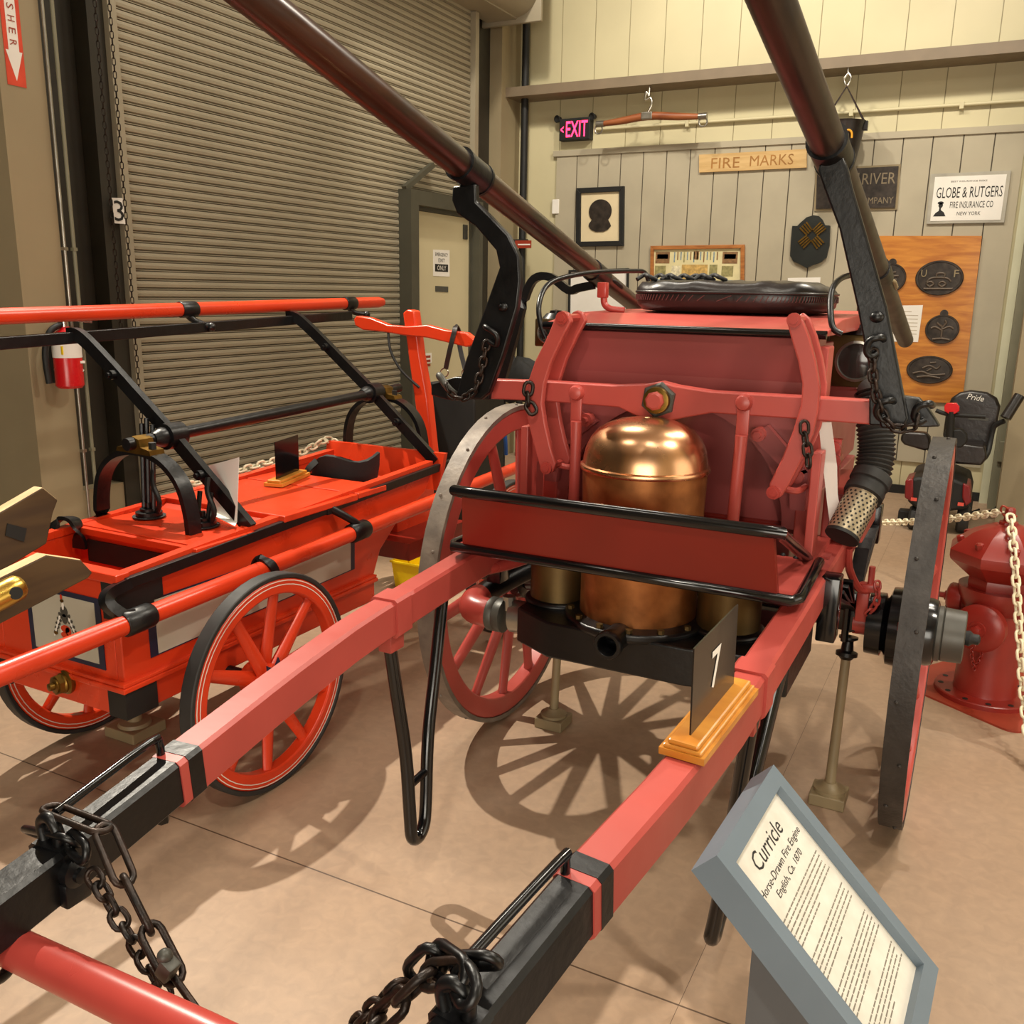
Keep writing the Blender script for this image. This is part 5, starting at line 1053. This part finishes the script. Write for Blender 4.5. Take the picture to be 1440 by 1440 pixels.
# ================================================================ things on the back wall
YP = YB-.026
def wq(px, py, y=YP): return P(px, py, 'y', y)
def board(nm, px, mt, label, cat, th=.02, y=YP, bev=0.0, group=None):
    o = MB().prism([wq(a, b, y) for a, b in px], (0, -th, 0)).build(nm, mt, None, 0, bev); tag(o, label, cat, group); return o
def wtext(par, txt, px, py, w, h, mt, y, slope=True, nm='lettering', bold=0.0, al='CENTER', shear=0):
    t = MB(); text_bm(t, txt, wq(px, py, y), (1, 0, 0), (0, 0, 1), w, h, .001, al, bold, 1.0, shear); return t.build(nm, mt, par, 0)
# EXIT sign
x0, x1 = wq(787, 180, 8.2).x, wq(830, 180, 8.2).x; zt_, zb_ = wq(808, 166, 8.2).z, wq(808, 197, 8.2).z
ex = thing('exit_sign', ((x0+x1)/2, 8.2, zb_), 'black emergency sign with glowing pink-red EXIT and left arrow', 'exit sign')
MB().bb((x0, 8.19, zb_), (x1, YB-.001, zt_), .006).build('housing', M['black'], ex, 0)
t = MB(); zc_ = (zt_+zb_)/2; text_bm(t, 'EXIT', (x0+(x1-x0)*.58, 8.19, zc_), (1, 0, 0), (0, 0, 1), (x1-x0)*.7, (zt_-zb_)*.72, .002, bold=.008); t.build('letters', M['exit'], ex, 0)
t = MB(); text_bm(t, '<', (x0+(x1-x0)*.1, 8.19, zc_), (1, 0, 0), (0, 0, 1), (x1-x0)*.1, (zt_-zb_)*.3, .002, bold=.02); t.build('arrow', M['exit'], ex, 0)
for xx in (x0-.02, x1+.02):
    MB().lathe([(.02, .02), (.03, -.02), (.033, -.03), (.026, -.032), (.024, -.024), (.001, -.02)], (xx, 8.22, zt_+.004), (.2, 1, .1), 20).build('lamp_head', M['black'], ex)
# hanging swingletree on a hook
a, b = wq(836, 175, 8.0), wq(996, 163, 8.0); mid = a.lerp(b, .48); mid.z += .035
st_ = thing('hanging_swingletree', mid, 'red-brown wooden swingletree bar with steel ends hanging from the girt', 'wooden bar')
mb = MB(); mb.tube([a.lerp(b, .08), a.lerp(b, .25)+V((0, 0, .012)), mid, a.lerp(b, .75)+V((0, 0, .012)), a.lerp(b, .93)], [.022, .03, .034, .03, .022], 14, 4); mb.build('bar', wood('red brown turned wood', '9a5a34', '7a3f22', (3, 20, 20), .45), st_)
for e, f in ((a, .0), (b, 1.0)):
    g = a.lerp(b, .04+.92*f); MB().tube([a.lerp(b, .09*(1-f)+.92*f), a.lerp(b, .02*(1-f)+.99*f)], .027, 14).build('ferrule', M['steel'], st_)
    MB().tube([g+V((.035*math.cos(t), 0, -.045+.035*math.sin(t))) for t in [2*math.pi*i/16 for i in range(16)]], .007, 8, 0, True).build('ring', M['steel'], st_)
MB().bb(mid+V((-.05, -.036, -.03)), mid+V((.05, .036, .03)), .008).build('clip', M['steel'], st_, 0)
hk = mid+V((0, 0, .03)); tp_ = V((mid.x, 8.02, 3.335))
mb = MB(); mb.tube([hk+V((0, 0, 0)), hk+V((.03, 0, .06)), hk+V((.02, 0, .11)), hk+V((-.03, 0, .10)), hk+V((-.02, 0, .16)), V((mid.x, 8.01, 3.24)), tp_], .009, 8, 5)
tag(mb.build('ceiling_hook', M['chrome']), 'steel hook and snap link holding the wooden swingletree', 'hook')
# leather fire bucket on a hook
q = wq(1186, 172, 8.02); r0 = .165
fbk = thing('hanging_fire_bucket', q, 'black leather fire bucket with yellow monogram hanging near the right pole', 'bucket')
MB().lathe([(.09, -.42), (.10, -.42), (r0, -.02), (r0+.008, 0), (r0-.006, 0), (.09, -.40)], q, (0, 0, 1), 32).build('bucket', M['leather'], fbk)
mb = MB(); mb.tube([q+V((-r0, 0, -.02)), q+V((-.0, -.0, .26)), q+V((r0, 0, -.02))], .009, 8, 0); mb.build('bail', M['leatherbrown'], fbk)
for s in (-1, 1): MB().bb(q+V((s*r0-.02, -.02, -.07)), q+V((s*r0+.02, .02, .0)), .004).build('ear', M['leather'], fbk, 0)
t = MB(); c = q+V((.035, -r0*.9, -.13))
for (pts) in ([(-.06, .02), (-.03, .05), (0, .035), (.03, .05), (.055, .03), (.06, -.01)], [(-.06, .02), (-.045, -.01), (-.02, -.005), (0, .035)], [(.0, .035), (.02, 0), (.0, -.02), (-.02, -.04)], [(-.03, -.05), (0, -.035), (.03, -.06)]): t.tube([c+V((x, .06*abs(x)*2, z)) for x, z in pts], .008, 8, 4)
t.build('monogram', mat('yellow paint', 'd89a2a', .5), fbk)
h_ = 3.335-q.z; mb = MB(); mb.tube([V((q.x, 8.02, 3.335)), q+V((0, 0, h_-.04)), q+V((.025, 0, h_-.08)), q+V((.0, 0, .265)), q+V((-.025, 0, h_-.09)), q+V((0, 0, h_-.05))], .0085, 8, 5)
tag(mb.build('ceiling_hook', M['chrome']), 'steel hook holding the black leather fire bucket', 'hook')
# framed fire mark silhouette
def framed(nm, px, fm, im, label, cat, fw, th=.03, y=YP):
    w = [wq(a, b, y) for a, b in px]; t_ = thing(nm, sum(w, V())/4, label, cat); c = sum(w, V())/4
    inn = [V((p.x-math.copysign(fw, p.x-c.x), y, p.z-math.copysign(fw, p.z-c.z))) for p in w]; mb = MB()
    for i in range(4): mb.prism([w[i], w[(i+1) % 4], inn[(i+1) % 4], inn[i]], (0, -th, 0))
    mb.build('frame', fm, t_, 0, .003); MB().prism(inn, (0, -.008, 0)).build('picture', im, t_, 0); return t_, inn, c
M['mount'] = mat('cream picture mount', 'd8c8a4', .6, var=.03)
fr1, inn, c = framed('framed_fire_mark', [(812, 265), (879, 262), (878, 346), (811, 347)], M['black'], M['mount'], 'black framed cream picture with a dark fire mark silhouette', 'picture', .045)
outl = []
for i in range(30):
    a = math.pi*(-.25+1.5*i/29); outl.append(c+V((.112*math.cos(a), -.010, .05+.105*math.sin(a))))
outl += [c+V((-.105, -.010, -.055)), c+V((-.11, -.010, -.08)), c+V((-.085, -.010, -.11)), c+V((-.04, -.010, -.13)), c+V((.04, -.010, -.13)), c+V((.085, -.010, -.11)), c+V((.11, -.010, -.08)), c+V((.1, -.010, -.055))]
MB().prism(outl, (0, -.008, 0)).build('fire_mark', M['plaque'], fr1, 0)
# white poster in a thin black frame, half behind the engine
framed('framed_notice', [(801, 380), (885, 377), (884, 450), (800, 453)], M['black'], M['white'], 'white notice in a thin dark frame above the engine lid at left', 'picture', .018)
# framed colour print
M['parch'] = mat('yellowed print paper', 'd9cfa0', .6, var=.05, vscale=12)
fr2, inn, c = framed('framed_print', [(916, 346), (1048, 344), (1047, 425), (915, 427)], wood('light brown frame wood', 'b5763d', '955a2a', (6, 6, 30), .45), M['parch'], 'wooden framed print of small coloured scenes behind the cushion', 'picture', .032)
W_ = inn[1].x-inn[0].x; random.seed(21); cols = [mat('print '+n, h, .6, var=.2, vscale=40) for n, h in (('blue grey', '7d93a0'), ('olive', '97905f'), ('brown', '8a6742'), ('ochre', 'c9a660'), ('pale', 'ddd5b5'))]
pr = MB(); zt2 = inn[0].z
def pic(x, z, w, h, mi): pr.mi = mi; pr.bb((inn[0].x+x*W_, YP-.0095, zt2-z-h), (inn[0].x+(x+w)*W_, YP-.008, zt2-z))
for xx in (.02, .8): pic(xx, .02, .17, .1, 2); pic(xx+.02, .04, .13, .04, 4); pic(xx, .14, .13, .09, 1); pic(xx, .26, .13, .1, 0)
for k in range(14): pic(.24+.038*k, .02, .013, .07+.02*(k % 3 == 0), (0, 2, 0, 1)[k % 4])
pic(.47, .015, .06, .07, 2); pic(.34, .13, .3, .28, 3); pic(.22, .14, .1, .26, 4); pic(.66, .13, .09, .1, 1)
pr.build('scenes', cols, fr2, 0)
# FIRE MARKS board
fm_ = board('fire_marks_sign', [(984, 218), (1135, 210), (1135, 236), (984, 243)], M['paleoak'], 'pale oak board lettered FIRE MARKS on the panel wall', 'sign', .022)
M['carved'] = mat('carved brown letter', '9c6c30', .6); wtext(fm_, 'FIRE', 1020, 229, .245, .085, M['carved'], YP-.0222); wtext(fm_, 'MARKS', 1085, 225, .36, .085, M['carved'], YP-.0222)
# white thermostat box
q = wq(783, 291, YB-.001); tag(MB().bb(q+V((-.035, -.035, -.065)), q+V((.035, 0, .065)), .006).build('wall_thermostat', M['white'], None, 0), 'small white box on the wall left of the framed silhouette', 'thermostat')
# dark river company plaque
pq = [(1150, 240), (1264, 234), (1259, 292), (1148, 294)]
pl_ = board('company_plaque', pq, M['plaque'], 'dark rectangular plaque lettered RIVER COMPANY partly hidden by the pole', 'plaque', .025)
MB().prism([wq(a, b, YP+.0005) for a, b in ((1147, 237), (1267, 231), (1262, 295), (1145, 297))], (0, -.012, 0)).build('backing', M['tanpaint'], pl_, 0)
M['plq'] = mat('worn gilt lettering', '7d6f58', .5); y_ = YP-.0255
wtext(pl_, 'H', 1203, 250, .055, .075, M['plq'], y_); wtext(pl_, 'RIVER', 1236, 251, .25, .085, M['plq'], y_); wtext(pl_, 'COMPANY', 1230, 282, .28, .05, M['plq'], y_)
mb = MB(); c = wq(1208, 268, y_); mb.tube([c+V((-.04, 0, .0)), c+V((-.01, 0, .03)), c+V((.02, 0, .01)), c+V((.0, 0, -.02)), c+V((.04, 0, -.03))], .008, 8, 4); mb.build('gilt_figure', M['oldbrass'], pl_)
# Globe & Rutgers sign
gs = board('insurance_sign', [(1309, 245), (1422, 240), (1412, 313), (1303, 315)], mat('silver grey sign edge', 'aaa597', .4), 'white sign reading GLOBE & RUTGERS FIRE INSURANCE CO NEW YORK', 'sign', .02)
MB().prism([wq(a, b, YP-.02) for a, b in ((1315, 249), (1416, 245), (1407, 309), (1308, 311))], (0, -.003, 0)).build('face', M['white'], gs, 0)
y_ = YP-.0232
wtext(gs, 'GLOBE & RUTGERS', 1363, 270, .46, .08, M['ink'], y_); wtext(gs, 'FIRE INSURANCE CO', 1366, 287.5, .30, .048, M['ink'], y_); wtext(gs, 'NEW YORK', 1362, 300, .165, .026, M['ink'], y_); wtext(gs, 'BEST INSURANCE RISKS', 1363, 254.5, .25, .012, M['greyink'], y_)
c = wq(1322, 293, y_); mb = MB(); mb.prism([c+V((x, 0, z)) for x, z in ((-.045, -.06), (.045, -.06), (.03, -.03), (.01, -.015), (-.01, -.02), (-.03, -.035))], (0, -.001, 0)); mb.prism([c+V((.016*math.cos(t)+.002, 0, .022+.02*math.sin(t))) for t in [2*math.pi*i/12 for i in range(12)]], (0, -.001, 0)); mb.prism([c+V((.022*math.cos(t), 0, .04+.012*math.sin(t))) for t in [2*math.pi*i/12 for i in range(12)]], (0, -.001, 0)); mb.prism([c+V((x, 0, z)) for x, z in ((-.008, -.02), (.008, -.02), (.006, .005), (-.006, .005))], (0, -.001, 0)); mb.build('bust_mark', M['ink'], gs, 0)
# shield plaque with gilt crossed bundles
sh_px = [(1115, 318), (1122, 318), (1127, 313), (1135, 306), (1144, 303), (1152, 304), (1157, 309), (1161, 317), (1168, 317.5), (1167, 345), (1163, 362), (1155, 369), (1144, 373), (1135, 377), (1126, 372), (1117, 368), (1112, 360), (1113, 340)]
sd_ = board('mounted_shield_plaque', sh_px, mat('black green shield paint', '191d1a', .4), 'black shield plaque with gilt crossed bundles on the wall', 'plaque', .03)
c = wq(1142, 331, YP-.03); g = MB()
for ang_ in (.75, .75+math.pi/2):
    d = V((math.cos(ang_), 0, math.sin(ang_))); n_ = V((-d.z, 0, d.x))
    for k in (-1, 1):
        for j in range(4): g.bar(c+d*(k*.03)+n_*(.018*(j-1.5)), c+d*(k*.115)+n_*(.022*(j-1.5)), .012, .03, (0, 1, 0))
g.build('gilt_relief', M['oldbrass'], sd_, 0)
# small white card below the shield
board('wall_card', [(1108, 391), (1154, 390), (1153, 402), (1108, 403)], M['white'], 'small white card on the wall just above the cushion', 'card', .004)
# oak board with cast fire marks
zb2 = wq(1350, 566).z
ob_ = board('mounted_oak_board', [(1222, 332), (1381, 332), (1353, 567), (1190, 560)], M['oakboard'], 'golden oak board carrying dark cast fire marks', 'display board', .022)
q0 = [wq(1222, 332), wq(1381, 332), wq(1354, 565), wq(1200, 562)]
YO = YP-.0225
def mark(px, py, rx, rz, label, lug=True, relief=()):
    c = wq(px, py, YO); t_ = thing('mounted_fire_mark', c, label, 'plaque', 'cast fire marks on the oak board')
    R = []
    for f, h in ((1, 0), (1, .012), (.96, .018), (.9, .018), (.87, .014), (.01, .02)): R.append([c+V((rx*f*math.cos(a), -h, rz*f*math.sin(a))) for a in [2*math.pi*i/40 for i in range(40)]])
    MB().rings(R).build('disc', M['plaque'], t_)
    if lug: MB().lathe([(.03, 0), (.03, .014), (.012, .014)], c+V((0, 0, rz+.008)), (0, -1, 0), 18).build('lug', M['plaque'], t_)
    if relief:
        mb = MB()
        for pts in relief: mb.tube([c+V((x*rx, -.018, z*rz)) for x, z in pts], .009, 8, 3)
        mb.build('relief', mat('rubbed iron relief', '5d5044', .4, .3), t_, 50)
    return t_, c
tk, c = mark(1321, 391, .175, .135, 'largest oval fire mark with UF letters and an engine at upper right', False, ([(-.5, -.25), (-.3, 0), (.3, 0), (.5, -.2)], [(-.35, -.5), (-.5, -.35), (-.35, -.2), (-.2, -.35), (-.35, -.5)], [(.15, -.5), (.0, -.35), (.15, -.2), (.3, -.35), (.15, -.5)], [(-.6, -.62), (.6, -.6)], [(-.1, 0), (-.1, .25), (.2, .25), (.2, 0)]))
t = MB(); text_bm(t, 'U', c+V((-.115, -.021, .035)), (1, 0, 0), (0, 0, 1), .04, .055, .002); text_bm(t, 'F', c+V((.12, -.021, .035)), (1, 0, 0), (0, 0, 1), .035, .055, .002); t.build('letters', M['tanpaint'], tk, 0)
mark(1325, 463, .125, .115, 'round fire mark with a raised tree relief', True, ([(0, -.65), (0, 0), (-.1, .3)], [(0, -.1), (-.4, .15), (-.65, .05)], [(0, 0), (.4, .2), (.65, .05)], [(0, .1), (.2, .45), (.1, .6)], [(-.1, .2), (-.35, .45)], [(-.5, -.7), (0, -.62), (.5, -.7)]))
mark(1307, 520, .172, .112, 'oval fire mark with raised figures, lowest on the board', False, ([(-.7, -.3), (-.3, -.15), (.1, -.35), (.7, -.25)], [(-.3, .1), (0, .3), (.3, .1), (.45, .35)], [(-.5, -.55), (0, -.45), (.5, -.55)], [(-.1, -.1), (.1, .1)], [(0, .5), (.25, .55)]))
mark(1253, 391, .115, .115, 'round fire mark half hidden by the right pump pole', True, ([(-.4, .1), (.5, .15)], [(-.3, -.15), (.4, -.1)], [(-.2, .35), (.3, .4)]))
board('mounted_typed_sheet', [(1245, 430), (1298, 429), (1291, 481), (1243, 480)], M['white'], 'cream typed sheet pinned to the oak board behind the pole', 'paper', .0035, YO)
o_ = bpy.data.objects['mounted_typed_sheet']; mb = MB()
for k in range(7): q = wq(1269-k*.4, 438+5.2*k, YO-.0037); wv_ = .07 if k == 0 else .12; mb.bb(q+V((-wv_, -.0006, -.003)), q+V((wv_, 0, .003)))
mb.build('typing', mat('faint typing', 'b5a994', .7), o_, 0)
board('mounted_label', [(1204, 552), (1240, 553), (1239, 562), (1203, 561)], M['white'], 'small white label at the foot of the oak board', 'card', .003, YO)
# ================================================================ light: warm ceiling spots and soft fill
def spot(loc, tgt, power, size=75, rad=.06, blend=.4, col=(1, .91, .76)):
    l = bpy.data.lights.new('ceiling_spot', 'SPOT'); l.energy = power; l.spot_size = math.radians(size); l.shadow_soft_size = rad; l.spot_blend = blend; l.color = col
    o = bpy.data.objects.new('ceiling_spot', l); COL.objects.link(o); o.location = loc
    o.rotation_euler = (V(tgt)-V(loc)).to_track_quat('-Z', 'Y').to_euler(); return o
def area(loc, tgt, power, sx, sy, col=(1, .93, .8)):
    l = bpy.data.lights.new('added_fill', 'AREA'); l.energy = power; l.shape = 'RECTANGLE'; l.size = sx; l.size_y = sy; l.color = col
    o = bpy.data.objects.new('added_fill', l); COL.objects.link(o); o.location = loc
    o.rotation_euler = (V(tgt)-V(loc)).to_track_quat('-Z', 'Y').to_euler(); return o
spot((-3.9, 3.1, 4.5), (-1.2, 2.6, .3), 1080, 68, .035)
spot((1.7, 2.4, 4.6), (-.6, 2.4, .6), 260, 70, .08)
spot((.2, -1.4, 5.0), (-.5, 2.0, .6), 300, 52, .1)
spot((.9, 5.8, 5.3), (-1.2, 1.5, 0), 420, 56, .04)
spot((-.6, 5.2, 5.3), (-.8, 8.2, 2.3), 400, 95, .1)
spot((-3.0, 5.4, 5.3), (-3.2, 8.2, 2.3), 260, 95, .1)
for x_, y_, p_ in ((-2.4, .4, 30), (.6, .6, 45), (-2.6, 4.6, 75), (.9, 4.6, 60), (2.8, 2.4, 50)):
    area((x_, y_, 5.5), (x_, y_, 0), p_, 1.2, .6)  # overhead fill added to soften shade and brighten reflections, no fixtures seen
area((1.4, -4.3, 1.4), (-.6, 3, .5), 240, 4, 2.6)      # added fill behind the camera, lifts shade under the engine
area((4.1, 3.0, 1.4), (-.9, 3.2, .4), 55, 4, 2.4)      # added side fill, soft light from the right
w = bpy.data.worlds.new('room ambient'); SC.world = w; w.use_nodes = True
w.node_tree.nodes['Background'].inputs[0].default_value = (1, .9, .75, 1); w.node_tree.nodes['Background'].inputs[1].default_value = .05
SC.view_settings.view_transform = 'Standard'; SC.view_settings.look = 'None'; SC.view_settings.gamma = 1; SC.view_settings.exposure = 0.0
